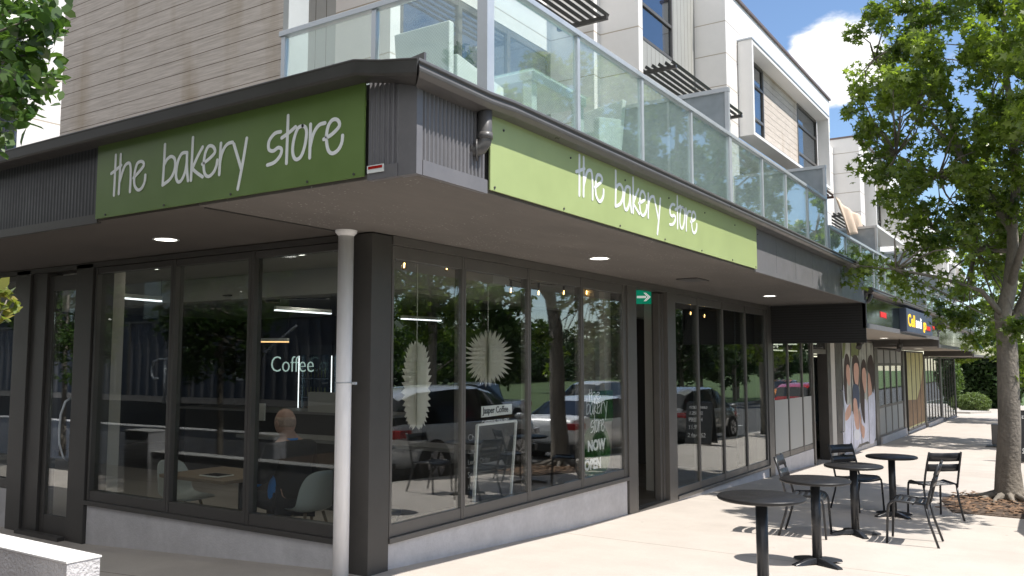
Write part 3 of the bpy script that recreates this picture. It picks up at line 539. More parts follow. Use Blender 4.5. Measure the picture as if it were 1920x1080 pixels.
# balcony railing
def railing(nm, pts, h0, h1, posts, par, glassm=None, first=True):
    """pts polyline of (x,y); posts at listed points"""
    rt = MB()
    for a, b in zip(pts[:-1], pts[1:]): rt.bar((*a, h1-.02), (*b, h1-.02), .07, .045)
    rail = rt.build('balcony_railing', M['alu'], par, .004)
    for p in posts:
        h_ = .042 if p == (-3.28, 4.70) else .022; MB().box(p[0]-h_, p[0]+h_, p[1]-h_, p[1]+h_, h0, h1-.045).build('post', M['alu'], rail)
    allp = posts
    for a, b in zip(allp[:-1], allp[1:]):
        a = Vector(a); b = Vector(b); t = (b-a).normalized(); 
        if (b-a).length > 2: continue
        MB().bar((*(a+t*.03), (h0+h1)/2), (*(b-t*.03), (h0+h1)/2), .010, h1-h0-.11).build('glass_panel', glassm or G['balcony_glass'], rail)
    return rail
xb, yb = -3.28, 4.70
railing('r', [(-5.33, yb), (xb, yb), (xb, 14.5)], 3.31, 4.36, [(-5.29, yb), (-4.3, yb), (xb, yb), (xb, 6.0), (xb, 7.25), (xb, 8.5), (xb, 9.76), (xb, 11.0), (xb, 12.1), (xb, 13.3), (xb, 14.48)], B)
def divider(y, x0, x1, z0, z1, par):
    fm = MB(); fm.box(x0, x1+.03, y-.03, y+.03, z1-.05, z1); fm.box(x1-.02, x1+.025, y-.025, y+.025, z0, z1-.05); fm.box(x0, x0+.03, y-.02, y+.02, z0, z1-.05)
    xm = (x0+x1)/2+.1; fm.box(xm-.015, xm+.015, y-.02, y+.02, z0, z1-.05)
    w = fm.build('balcony_divider', M['alu'], par); MB().box(x0+.03, x1-.02, y-.006, y+.006, z0+.05, z1-.051).build('frosted_panel', G['frosted_screen'], w)
divider(9.71, -4.96, xb, 3.31, 4.91, B); divider(14.5, -4.8, xb, 3.31, 4.91, B)
def louvre(y0, y1, x0, x1, z, par, brown=False):
    m_ = M['metal'] if not brown else mat('rusty_brown_louvre', (.13, .07, .045), .7, noise=(6, .3))
    w = MB().box(x0, x1, y0, y0+.05, z-.07, z-.02).build('sunshade', m_, par); MB().box(x0, x1, y1-.05, y1, z-.07, z-.02).build('beam', m_, w); sl_ = MB(); n = 7
    for i in range(n): x = x0+.05+(x1-x0-.08)*i/(n-1); sl_.bar((x, y0-.06, z+.01), (x, y1+.06, z+.01), .016, .045, up=(.5, 0, 1))
    sl_.build('slats', m_, w)
louvre(6.9, 9.4, -5.4, -4.68, 6.02, B); louvre(11.4, 14.42, -5.3, -4.6, 5.98, B)
louvre(16.6, 19.4, -4.85, -4.2, 5.32, B, True)

# ------------------------------------------------------------------ neighbouring shops (stepping down)
def neighbour(nm, label, y0, y1, sof, ftop, deck, rail, ground):
    T = thing('shop_building', label, 'building', (-5, y0, ground), 'shops stepping down the street')
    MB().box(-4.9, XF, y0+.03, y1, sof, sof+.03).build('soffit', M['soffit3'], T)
    MB().box(XF-.03, XF-.006, y0+.02, y1, sof+.06, ftop).build('glossy_fascia', mat('gloss_black_fascia', (.012, .018, .016), .06, spec=.9, noise=(1, .2)), T)
    MB().box(XF-.03, XF+.004, y0-.01, y1, sof-.03, sof+.058).build('flashing', M['corr'], T)
    MB().box(XF-.05, XF+.012, y0-.03, y0+.018, sof-.03, ftop).build('corner_flashing', M['corr'], T)
    gutter([(XF, y0-.02, ftop+.10), (XF, y1+.1, ftop+.09)], [(1, 0, 0), (1, 0, 0)], PR, par=T)
    e = MB(); e.tube([(XF+.06, y0+.12, ftop), (XF+.06, y0+.12, ftop-.06), (XF+.03, y0+.1, ftop-.12), (XF-.02, y0+.05, ftop-.14)], .04, 12); e.build('downpipe', M['gutter'], T)
    MB().box(-9, XF-.02, y0+.02, y1, ftop+.02, deck).build('canopy_roof', M['gutter'], T)
    n = int((y1-y0)/1.25); ps = [(xb, y0-1.3+i*1.25) if y0 < 20 else (xb, y0+.1+i*1.2) for i in range(n+1)]
    railing('r', [ps[0], ps[-1]], deck, rail, ps, T)
    return T
T2 = neighbour('a', 'second shop with photo film of four women in its windows, glossy black canopy above', 15.96, 25.75, 2.29, 2.86, 2.95, 3.93, -.5)
T3 = neighbour('b', 'third shop with gridded grey window panels and a yellow and brown window film', 25.76, 35.5, 2.09, 2.66, 2.75, 3.68, -.7)
T4 = neighbour('c', 'farthest shop of the row with clear dark glass beside the hedge', 35.51, 45.7, 1.90, 2.47, 2.55, 3.45, -.8)
for T, y0, z0, z1 in ((T2, 25.5, 2.09, 2.32), (T3, 35.3, 1.90, 2.12)): MB().box(-4.64, XF-.01, y0+.21, y0+.25, z0, z1).build('canopy_end_panel', M['metal'], T)
MB().box(-4.8, XF-.02, 45.5, 45.6, 1.85, 1.92).build('canopy_end_panel', M['metal'], T4)
def wy(T, *a, **k): return window_y(*a, par=T, **k)
X2 = XW
MB().box(-4.9, X2-.02, 16.0, 18.86, -.9, -.16).build('plinth_wall', M['render'], T2)
for a, b in ((16.05, 17.05), (17.055, 18.1), (18.105, 18.85)):
    w = wy(T2, a, b, -.15, 2.28, SGR); MB().box(X2-.031, X2-.028, a+.03, b-.03, -.04, .95).build('frosted_film', M['frost'], w)
MB().box(-4.86, X2+.01, 18.86, 18.96, -.6, 2.28).build('pillar', M['metal2'], T2)
wy(T2, 18.97, 20.2, 1.85, 2.28, SGR); MB().box(-5.6, -5.5, 18.9, 20.3, -.7, 1.84).build('open_doorway', M['interior'], T2)
MB().box(-4.86, X2, 20.22, 20.55, -.7, 2.28).build('pillar', M['metal'], T2); MB().box(-4.86, X2-.03, 20.56, 21.1, -.7, 2.2).build('pale_wall', M['column'], T2)
MB().box(-4.84, X2-.02, 21.1, 21.75, -.7, 2.28).build('door', M['metal'], T2); MB().tube([(X2-.02, 21.5, .0), (X2+.05, 21.5, .03), (X2+.06, 21.5, .5), (X2+.05, 21.5, .97), (X2-.02, 21.5, 1.0)], .018, 8).build('door_handle', M['alu'], T2)
pw = []
for i in range(4):
    a = 21.8+i*1.0; pw.append(wy(T2, a, a+.995, -.5, 2.26, SG, bot=.06, top=.05, fr=.014))
MB().box(-4.9, X2-.02, 21.1, 25.9, -1.0, -.51).build('plinth_wall', M['render'], T2)
MB().box(-4.86, X2, 25.82, 26.3, -.9, 2.28).build('pillar', M['metal2'], T3)
MB().box(-4.9, X2+.05, 26.3, 30.7, -1.0, -.46).build('plinth_wall', M['render'], T3)
for i in range(4):
    a = 26.32+i*1.06
    for z0, z1, kk in ((-.45, .38, 1), (.385, 1.6, 0), (1.605, 2.06, 1)):
        w = wy(T3, a, a+1.055, z0, z1, SGR, bot=.04, top=.04, fr=.05)
        if kk: MB().box(X2-.031, X2-.028, a+.05, a+1.004, z0+.042, z1-.042).build('frosted_film', M['frost'], w)
MB().box(-4.86, X2, 30.6, 30.95, -.9, 2.06).build('pillar', M['metal2'], T3); MB().box(-4.9, -4.8, 30.95, 31.45, -.9, 2.06).build('dark_doorway', M['interior'], T3)
MB().box(-4.9, X2-.02, 31.4, 35.6, -1.1, -.64).build('plinth_wall', M['render'], T3)
yw = [wy(T3, 31.5+i*.98, 31.5+i*.98+.975, -.62, 2.06, SG, bot=.05, top=.05, fr=.014) for i in range(4)]
MB().box(-4.9, X2+.04, 35.75, 40.1, -1.1, -.62).build('plinth_wall', M['render'], T4); MB().box(-4.86, X2, 35.45, 35.75, -.9, 1.9).build('pillar', M['metal2'], T4)
for i in range(5): wy(T4, 35.8+i*.84, 35.8+i*.84+.835, -.6, 1.88, SGR, bot=.05, top=.05, fr=.016)
MB().box(-4.86, X2, 40.05, 40.6, -1.1, 1.88).build('pillar', M['metal'], T4)
for i in range(5): wy(T4, 40.7+i*.94, 40.7+i*.94+.935, -.8, 1.88, SGR, bot=.05, top=.05, fr=.016)
MB().box(-4.9, X2-.02, 40.6, 45.5, -1.3, -.81).build('plinth_wall', M['render'], T4); MB().box(-4.86, X2, 45.4, 45.6, -1.2, 1.88).build('pillar', M['metal'], T4)
for T, a, b, z in ((T2, 15.97, 25.8, 2.28), (T3, 25.81, 35.5, 2.08), (T4, 35.51, 45.55, 1.89)):
    MB().box(-9, -8.9, a, b, -1.2, z).build('interior_wall', M['interior'], T); MB().box(-9, -4.9, a, b, -1.2, -.8 if a > 20 else -.6).build('interior_floor', M['floor'], T)
    MB().box(-9, -4.9, a, b, z+.05, z+.1).build('interior_ceiling', M['interior'], T)
MB().box(-9, -4.9, 45.4, 45.55, -1.2, 1.89).build('end_wall', M['render'], T4)
# upper floors of the neighbours
for T, ya, top, deck in ((T2, 22.1, 8.1, 2.95), (T3, 33.0, 7.7, 2.75), (T4, 42.5, 7.4, 2.55)):
    MB().box(-5.9, -5.5, ya, ya+3.4, deck, top-.25).build('white_wall', Wm, T)
    slider(-5.46, [ya+.1, ya+1.2, ya+2.3, ya+3.2], deck+.05, deck+2.3, G['upper_glass'], T)
    MB().box(-5.9, -4.80, ya+3.4, ya+4.0, deck, top).build('fin_wall', Wm, T)
    MB().box(-5.9, -4.83, ya+4.002, ya+10.6, top-.8, top).build('parapet_wall', Wm, T)
    MB().box(-5.95, -4.78, ya+3.38, ya+10.65, top, top+.05).build('parapet_capping', MATS['brown_capping'], T)
    MB().box(-5.9, -5.3, ya+4.0, ya+10.6, deck, top-.8).build('white_wall', Wm, T)
    q = MB(); q.box(-5.29, -4.55, ya+4.3, ya+4.4, top-2.5, top-.9); q.box(-5.29, -4.55, ya+9.0, ya+9.1, top-2.5, top-.9); q.box(-5.29, -4.56, ya+4.4, ya+9.0, top-.98, top-.902); q.box(-5.29, -4.56, ya+4.4, ya+9, top-2.498, top-2.42); q.build('window_box', Wp, T)
    MB().box(-5.28, -5.2, ya+5.5, ya+7.6, top-2.4, top-1.0).build('timber_panel', M['timber'], T); upwin(-5.24, ya+4.42, ya+5.48, (top-2.38, top-1.7, top-1.02), T); upwin(-5.24, ya+7.62, ya+8.95, (top-2.38, top-1.7, top-1.02), T)
divider(18.9, -4.9, xb, 2.96, 4.50, T2); divider(23.6, -4.9, xb, 2.96, 4.50, T2); divider(28.6, -4.9, xb, 2.76, 4.3, T3); divider(33.4, -4.9, xb, 2.76, 4.3, T3)
louvre(22.4, 25.3, -5.4, -4.6, 5.4, T2)
# cloth hung on the balcony
c = MB(); V = []; F = []; nx, nz_ = 20, 12
ca, cb, cc_, cd_ = [hit(u, v, 0, -3.62) for u, v in ((1566, 369), (1614, 404), (1624, 434), (1588, 442))]
for j in range(nz_+1):
    for i in range(nx+1):
        s_ = i/nx; t = j/nz_; p_ = ca.lerp(cb, s_).lerp(cd_.lerp(cc_, s_), t); V.append((p_.x+.05*math.sin(s_*17+t*1.5)*(.3+t), p_.y, p_.z-.05*math.sin(math.pi*s_)*(1-t)))
for j in range(nz_):
    for i in range(nx): a = j*(nx+1)+i; F.append([a, a+1, a+nx+2, a+nx+1])
c.add(V, F, True); cl = c.build('hanging_cloth', mat('beige_cloth', (.75, .58, .45), .9, noise=(4, .1))); cl.modifiers.new('s', 'SOLIDIFY').thickness = .006
tag(cl, 'beige cloth hanging from the brown slatted sunshade on a balcony', 'cloth')

# ------------------------------------------------------------------ signs
LET = [[(92, 415), (85, 560), (78, 692)], [(60, 543), (95, 515), (130, 485)], [(127, 410), (120, 550), (112, 682)], [(116, 610), (150, 500), (180, 470), (194, 490), (195, 570), (190, 668)],
 [(215, 573), (250, 535), (285, 490), (282, 465), (262, 460), (238, 480), (222, 550), (222, 620), (245, 655), (270, 645), (292, 600), (297, 553)],
 [(432, 342), (425, 480), (415, 622)], [(415, 622), (470, 578), (500, 510), (500, 445), (475, 425), (447, 445), (428, 480)],
 [(585, 398), (550, 405), (522, 460), (508, 550), (520, 598), (545, 590), (572, 530), (585, 450)], [(586, 398), (584, 500), (592, 592)],
 [(627, 295), (620, 440), (612, 590)], [(692, 360), (655, 430), (620, 510)], [(620, 510), (655, 540), (692, 566)],
 [(690, 478), (740, 440), (778, 395), (765, 358), (735, 355), (712, 400), (700, 480), (708, 545), (735, 563), (768, 535), (788, 490), (795, 450)],
 [(820, 335), (814, 440), (808, 550)], [(811, 480), (825, 410), (845, 365), (870, 337), (900, 328)], [(908, 340), (935, 430), (960, 515)], [(998, 300), (968, 480), (935, 650)],
 [(1232, 255), (1190, 268), (1152, 320), (1150, 375), (1180, 388), (1215, 365), (1238, 378), (1228, 420), (1190, 465), (1140, 485)],
 [(1284, 145), (1278, 310), (1272, 472)], [(1240, 298), (1290, 262), (1335, 222)],
 [(1385, 215), (1350, 235), (1322, 320), (1316, 400), (1335, 445), (1370, 430), (1398, 360), (1412, 270), (1405, 228), (1385, 215)],
 [(1440, 205), (1437, 320), (1434, 435)], [(1436, 360), (1450, 295), (1470, 245), (1500, 208), (1538, 195)],
 [(1530, 308), (1590, 270), (1638, 215), (1625, 175), (1590, 175), (1560, 220), (1548, 300), (1560, 380), (1590, 405), (1630, 380), (1655, 330), (1660, 282)]]
def crop2xz(p): q = hit(200+p[0]/3.692, 180+p[1]/3.692, 1, YF); return (q.x, q.z)
L3 = [[crop2xz(p) for p in st] for st in LET]
sg = thing('shop_sign', 'dark green bakery sign on the shaded side canopy, left of the corner', 'sign', (-4.7, YF, 2.71), 'green canopy signs')
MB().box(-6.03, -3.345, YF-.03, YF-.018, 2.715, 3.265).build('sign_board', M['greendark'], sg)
for i0_, i1_ in ((0, 5), (5, 17), (17, 25)):
  t = MB()
  for i, st in enumerate(L3[i0_:i1_]): stroke(t, st, .0115, lambda p: Vector((p.x, YF-.030-.0004*(i % 5), p.y)), (0, -1, 0), .003)
  t.build('lettering', M['cream'], sg)
t = MB()
for x in (-5.9, -5.2, -4.5, -3.8, -3.42): t.tube([(x, YF-.029, 2.735), (x, YF-.036, 2.735)], .008, 8)
t.build('screws', M['metal'], sg)
sr = thing('shop_sign', 'bright green bakery sign on the sunlit street canopy, right of the corner', 'sign', (XF, 7, 2.71), 'green canopy signs')
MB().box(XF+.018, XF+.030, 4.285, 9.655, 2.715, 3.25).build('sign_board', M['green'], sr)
xs = [p[0] for st in L3 for p in st]; zs = [p[1] for st in L3 for p in st]; x0, x1 = min(xs), max(xs)
a = hit(1073, 300, 0, XF).y; b = hit(1300, 400, 0, XF).y
for i0_, i1_ in ((0, 5), (5, 17), (17, 25)):
  t = MB()
  for i, st in enumerate(L3[i0_:i1_]): stroke(t, [(a+(p[0]-x0)/(x1-x0)*(b-a), p[1]) for p in st], .0125, lambda p: Vector((XF+.030+.0004*(i % 5), p.x, p.y)), (1, 0, 0), .003)
  t.build('lettering', M['cream'], sr)
t = MB()
for y in (4.33, 5.2, 6.1, 7.0, 7.9, 8.8, 9.6): t.tube([(XF+.029, y, 2.735), (XF+.036, y, 2.735)], .008, 8); t.tube([(XF+.029, y+.1, 3.12), (XF+.036, y+.1, 3.12)], .008, 8)
t.build('screws', M['metal'], sr)
st_ = thing('label_plate', 'tiny white and red maker plate at the lower edge beside the dark green sign', 'label', (-3.27, YF, 2.75))
MB().box(-3.325, -3.20, YF-.024, YF-.019, 2.728, 2.772).build('plate', M['wframe'], st_); MB().box(-3.315, -3.21, YF-.0262, YF-.0242, 2.75, 2.766).build('red_line', M['redlight'], st_)
# box sign of the second shop
bs = thing('shop_sign', 'navy box sign with yellow and white lettering on the black canopy', 'sign', (XF+.05, 21.4, 2.4))
MB().box(XF-.01, XF+.14, 19.5, 23.4, 2.30, 2.80).build('sign_board', M['navy'], bs, .01)
t = MB(); t3 = lambda p: Vector((XF+.142, 19.62+p.x, 2.43+p.y)); text_mesh('Cell', .36, t3, (1, 0, 0), .004, t, .008, 1.7); t.build('yellow_lettering', M['yellow'], bs)
t = MB(); t3 = lambda p: Vector((XF+.142, 20.72+p.x, 2.43+p.y)); text_mesh('andi', .33, t3, (1, 0, 0), .004, t, .008, 1.6); t.build('white_lettering', M['signwhite'], bs)
t = MB(); t3 = lambda p: Vector((XF+.142, 21.85+p.x, 2.43+p.y)); text_mesh('go', .33, t3, (1, 0, 0), .004, t, .008, 1.5); t.build('yellow_lettering', M['yellow'], bs)
for i, (y, l) in enumerate(((17.35, 'red glowing sign strip on the black canopy nearest the corner shop'), (22.35, 'red glowing strip low on the navy box sign'), (24.35, 'red glowing sign strip on the black canopy right of the navy sign'))):
    xx = XF+.145 if i == 1 else XF-.004; z = 2.42 if i == 1 else 2.52
    r_ = thing('led_sign', l, 'lit sign', (xx, y, z), 'red lit signs'); t = MB(); t.box(xx, xx+.006, y-.02, y+.62, z-.01, z+.10); t.build('backing', mat('dim_red', (.2, .01, .01), .4, emit=((1, .03, .03), .25), noise=(3, .1)), r_)
    t = MB(); text_mesh('OPEN', .1, lambda p: Vector((xx+.0062, y+.03+p.x, z+.012+p.y)), (1, 0, 0), .002, t, .003, 2.0); t.build('lettering', M['ledred'], r_)

# ------------------------------------------------------------------ window film photo (four women) : flat printed panels inside the glass
def blob(mb, cy, cz, ry, rz, x, n=18, th=.0015):
    mb.prism([(x, cy+ry*math.cos(2*math.pi*k/n), cz+rz*math.sin(2*math.pi*k/n)) for k in range(n)], (th, 0, 0))
ph = thing('window_film', 'large printed photo film of four women with long dark hair in white tops', 'window film', (X2-.07, 23.8, -.4))
x = X2-.027
MB().box(x-.004, x, 21.84, 25.78, -.44, 2.2).build('background_print', mat('film_background', (.42, .43, .38), .6, noise=(1.6, .6, (1, 1, .5))), ph)
FC = mat('film_face', (.62, .37, .28), .7, noise=(5, .15)); HC = mat('film_hair', (.05, .032, .026), .7, noise=(9, .3)); WC = mat('film_white_clothes', (.68, .69, .80), .7, noise=(2.2, .2)); DC = mat('film_dark_clothes', (.06, .08, .13), .7, noise=(4, .3)); CC = mat('film_cup', (.78, .79, .84), .6, noise=(3, .1)); GC = mat('film_greenery', (.16, .19, .07), .7, noise=(2.5, .6))
for lv, nm, mt_, pl_ in ((0, 'greenery_print', GC, [(170, 45), (240, 45), (240, 150), (200, 190), (168, 170)]), (0, 'greenery_print', GC, [(94, 40), (118, 42), (112, 150), (94, 200)]),
  (1, 'hair_print', HC, [(108, 230), (118, 165), (135, 158), (150, 195), (158, 250), (152, 300), (134, 330), (131, 450), (134, 600), (122, 625), (110, 520), (102, 400)]), (2, 'face_print', FC, [(130, 255), (150, 265), (158, 330), (160, 400), (150, 440), (134, 400), (124, 330)]),
  (3, 'clothing_print', WC, [(100, 430), (114, 560), (135, 610), (163, 620), (165, 965), (115, 1000), (100, 900)]), (4, 'arm_print', FC, [(130, 640), (160, 600), (165, 690), (130, 745), (108, 720)]),
  (1, 'hair_print', HC, [(178, 200), (200, 165), (228, 195), (238, 300), (234, 480), (215, 520), (190, 420), (178, 300)]), (2, 'face_print', FC, [(195, 250), (222, 240), (236, 300), (232, 400), (220, 450), (200, 400), (192, 330)]),
  (3, 'clothing_print', DC, [(188, 430), (235, 450), (240, 620), (200, 650), (184, 560)]), (4, 'clothing_print', WC, [(172, 660), (195, 700), (240, 760), (242, 950), (178, 990), (172, 800)]), (5, 'arm_print', FC, [(190, 560), (215, 560), (228, 650), (242, 800), (215, 820), (192, 700)]),
  (3, 'hair_print', HC, [(260, 240), (278, 203), (298, 245), (302, 330), (288, 400), (287, 640), (290, 770), (265, 700), (250, 520), (253, 330)]), (4, 'face_print', FC, [(266, 300), (285, 280), (300, 330), (300, 450), (290, 505), (275, 440), (266, 380)]),
  (1, 'clothing_print', WC, [(244, 600), (300, 560), (318, 700), (318, 925), (248, 955)]), (5, 'arm_print', FC, [(240, 640), (262, 770), (288, 810), (280, 905), (252, 830)]),
  (3, 'hair_print', HC, [(314, 220), (333, 168), (355, 185), (369, 300), (371, 430), (362, 505), (347, 430), (332, 340), (316, 310)]), (2, 'arm_print', FC, [(322, 320), (348, 410), (348, 530), (325, 580), (316, 450)]),
  (3, 'clothing_print', WC, [(314, 560), (348, 515), (374, 480), (382, 900), (320, 930), (312, 760)]), (6, 'cup_print', CC, [(198, 840), (225, 822), (243, 860), (238, 905), (215, 918), (196, 890)])):
    P_ = [Vector(q_) for q_ in pl_]; Q_ = []
    for i in range(len(P_)):
        p0_, p1_, p2_, p3_ = P_[i-1], P_[i], P_[(i+1) % len(P_)], P_[(i+2) % len(P_)]
        for k_ in range(3): t = k_/3; Q_.append(.5*((2*p1_)+(p2_-p0_)*t+(2*p0_-5*p1_+4*p2_-p3_)*t*t+(p1_*3-p0_-3*p2_+p3_)*t**3))
    q = MB(); q.prism([hit(1560+v_.x/4.693, 630+v_.y/4.696, 0, x+.001+lv*.0022) for v_ in Q_], (.0015, 0, 0)); q.build(nm, mt_, ph)
yf = thing('window_film', 'yellow and brown printed film covering the windows beyond the gridded panels', 'window film', (X2-.07, 33.4, -.5))
MB().box(x-.004, x, 31.55, 35.35, -.55, 2.0).build('background_print', mat('film_yellow', (.50, .47, .22), .7, noise=(1.1, .25)), yf)
c = MB(); c.prism([(x+.001, 31.6, -.5), (x+.001, 35.3, -.5), (x+.001, 35.3, 1.5), (x+.001, 34.7, .9), (x+.001, 33.6, .35), (x+.001, 31.6, .4)], (.002, 0, 0)); c.build('brown_print', mat('film_brown', (.24, .15, .08), .7, noise=(1.2, .4)), yf)

# ------------------------------------------------------------------ lights under the canopy and inside the shop
def downlight(nm, x, y, z, r, label, grp, m_):
    t = thing('downlight', label, 'ceiling light', (x, y, z), grp)
    q = MB(); q.lathe([(r, -.004), (r+.018, -.006), (r+.02, 0), (r-.004, .0)], (x, y, z), 24); q.build('trim_ring', M['wframe'], t)
    q = MB(); q.lathe([(0.0001, -.002), (r, -.002)], (x, y, z), 24); q.build('diffuser', m_, t)
    if nm == 'i':
        l_ = bpy.data.lights.new('lamp_light', 'AREA'); l_.shape = 'DISK'; l_.size = r*2; l_.energy = 2.5; l_.color = (1, .93, .82); o_ = bpy.data.objects.new('lamp_light', l_); COL.objects.link(o_); o_.parent = t; o_.location = (0, 0, -.012)
downlight('a', -6.43, 4.45, 2.70, .09, 'round canopy light above the left shop windows', 'round lights under the canopy', M['lamp'])
downlight('a', -3.93, 7.64, 2.697, .09, 'round canopy light above the windows right of the corner pillar', 'round lights under the canopy', M['lamp'])
downlight('a', -3.93, 13.45, 2.697, .09, 'round canopy light near the step down of the canopy', 'round lights under the canopy', M['lamp'])
downlight('a', -4.1, 18.8, 2.287, .10, 'round light under the black canopy by its ceiling fan', 'round lights under the canopy', M['lamp'])
downlight('a', -4.05, 23.9, 2.287, .10, 'round light under the black canopy before the photo film end', 'round lights under the canopy', M['lamp'])
downlight('a', -4.0, 29.5, 2.087, .11, 'round light under the third canopy above the gridded panels', 'round lights under the canopy', M['lamp'])
for x, y, l in ((-8.97, 6.06, 'small ceiling light seen through the left pane by the pale column'), (-7.31, 5.95, 'small ceiling light at the top of the middle left pane'), (-6.54, 6.02, 'large ceiling light at the top of the pane beside the white pipe'), (-9.56, 9.05, 'small ceiling light beside the ceiling fan'), (-5.6, 7.2, 'ceiling light behind the second street pane'), (-7.6, 8.0, 'small ceiling light above the long paper decoration'), (-9.0, 10.6, 'small ceiling light above the string of the long decoration'), (-6.8, 9.6, 'small ceiling light above the round paper decoration'), (-5.9, 12.0, 'ceiling light inside the doorway beyond the exit sign')):
    downlight('i', x, y, 2.749, .09 if 'large' in l or 'second' in l else .05, l, 'round lights inside the shop', M['lamp'])
def strip(p, q, l, m_=None):
    t = thing('strip_light', l, 'strip light', p, 'strip lights inside the shop'); MB().bar(p, q, .05, .05).build('housing', M['wframe'], t)
    P = Vector(p)-Vector((0, 0, .035)); Q = Vector(q)-Vector((0, 0, .035)); MB().bar(P, Q, .045, .018).build('tube', m_ or M['striplamp'], t)
    w = MB(); w.tube([Vector(p)+Vector((0, 0, .02)), (p[0], p[1], 2.75)], .003, 5); w.tube([Vector(q)+Vector((0, 0, .02)), (q[0], q[1], 2.75)], .003, 5); w.build('cable', M['metal'], t)
strip(tuple(hit(208, 552, 2, 2.5)), tuple(hit(302, 560, 2, 2.5)), 'white strip light left, beyond the pale column')
strip(tuple(hit(516, 577, 2, 2.45)), tuple(hit(620, 584, 2, 2.45)), 'white strip light beside the white pipe')
strip(tuple(hit(476, 637, 1, 9.5)), tuple(hit(540, 637, 1, 9.5)), 'short warm orange strip light above the coffee lettering', M['warmlamp'])
strip(tuple(hit(753, 594, 2, 2.45)), tuple(hit(826, 598, 2, 2.45)), 'white strip light crossing the string of the long paper decoration')
fn = thing('ceiling_fan', 'dark ceiling fan near the top of the left windows', 'ceiling fan', (-8.9, 7.8, 2.75), 'dark ceiling fans')
q = MB(); q.cyl((-8.9, 7.8), .02, 2.55, 2.75, 10); q.cyl((-8.9, 7.8), .10, 2.45, 2.56, 18); q.build('motor', M['black'], fn)
for k_ in range(3):
    a = k_*2.094+.5; MB().bar((-8.9+.1*math.cos(a), 7.8+.1*math.sin(a), 2.5), (-8.9+.75*math.cos(a), 7.8+.75*math.sin(a), 2.5), .12, .012).build('blade', M['black'], fn)
for (x, y, z, l) in ((-3.9, 20.1, 2.28, 'dark fan under the black canopy above the open doorway'), (-3.85, 25.0, 2.28, 'dark fan under the black canopy at the end of the photo film')):
    f_ = thing('canopy_fan', l, 'fan', (x, y, z), 'fans under the canopy'); q = MB(); q.cyl((x, y), .02, z-.12, z, 8); q.cyl((x, y), .08, z-.22, z-.11, 12); q.tube([(x, y, z-.2), (x-.02, y-.1, z-.3)], .06, 10); q.build('motor', M['metal'], f_)
    for k_ in range(3): a = k_*2.094+.2; MB().bar((x, y, z-.13), (x+.6*math.cos(a), y+.6*math.sin(a), z-.13), .08, .01).build('blade', M['metal'], f_)
# festoon lights
def festoon(pts, cable, label):
    t = thing('festoon_lights', label, 'string lights', pts[0], 'festoon lights inside the windows')
    MB().tube(cable, .006, 5).build('cable', M['black'], t)
    for p in pts:
        p = Vector(p); s_ = MB(); s_.cyl((p.x, p.y), .014, p.z-.0, p.z+.075, 8); sk = s_.build('socket', M['black'], t)
        MB().lathe([(.012, 0), (.028, -.025), (.034, -.05), (.026, -.075), (.0001, -.085)], p, 12).build('bulb', G['bulb_glass'], sk)
        MB().tube([p+Vector((0, .004, -.015)), p+Vector((0, -.004, -.06))], .006, 6).build('filament', M['bulb'], sk)
def cab(P):
    o = []
    for a, b in zip(P[:-1], P[1:]):
        a = Vector(a)+Vector((0, 0, .08)); b = Vector(b)+Vector((0, 0, .08))
        for k_ in range(5): t = k_/5; o.append(a.lerp(b, t)-Vector((0, 0, .02*math.sin(math.pi*t))))
    o.append(Vector(P[-1])+Vector((0, 0, .08))); return o
P1 = [tuple(hit(u, v, 0, -5.25)) for u, v in ((758, 490), (838, 494), (900, 518), (958, 538), (1010, 543), (1057, 543), (1100, 543), (1136, 540))]
festoon(P1, cab(P1), 'string of round glowing bulbs inside the windows left of the doorway')
P2 = [tuple(hit(u, v, 0, -5.1)) for u, v in ((1295, 583), (1321, 588), (1345, 588), (1366, 584), (1382, 578))]
festoon(P2, cab(P2), 'string of round glowing bulbs inside the windows right of the doorway')
# exit sign
p = hit(1207, 557, 0, -5.15); ex = thing('exit_sign', 'green exit sign with white arrow hanging in the doorway', 'exit sign', p)
dx = Vector((.87, .5, 0)).normalized(); nn = Vector((.5, -.87, 0)); hw = .155
q = MB(); q.bar(p-dx*hw, p+dx*hw, .03, .20); q.build('panel', M['exitgreen'], ex)
q = MB(); f3 = lambda v: p+dx*v.x+Vector((0, 0, v.y))+nn*.0165
for pl in ([(-.10, -.016), (.03, -.016), (.03, .016), (-.10, .016)], [(.10, 0), (.03, .062), (-.005, .062), (.05, 0), (-.005, -.062), (.03, -.062)]): q.prism([f3(Vector(a)) for a in pl], nn*.003)
q.build('arrow', M['signwhite'], ex); MB().tube([p+Vector((0, 0, .1)), (p.x, p.y, 2.75)], .008, 6).build('hanger', M['alu'], ex)

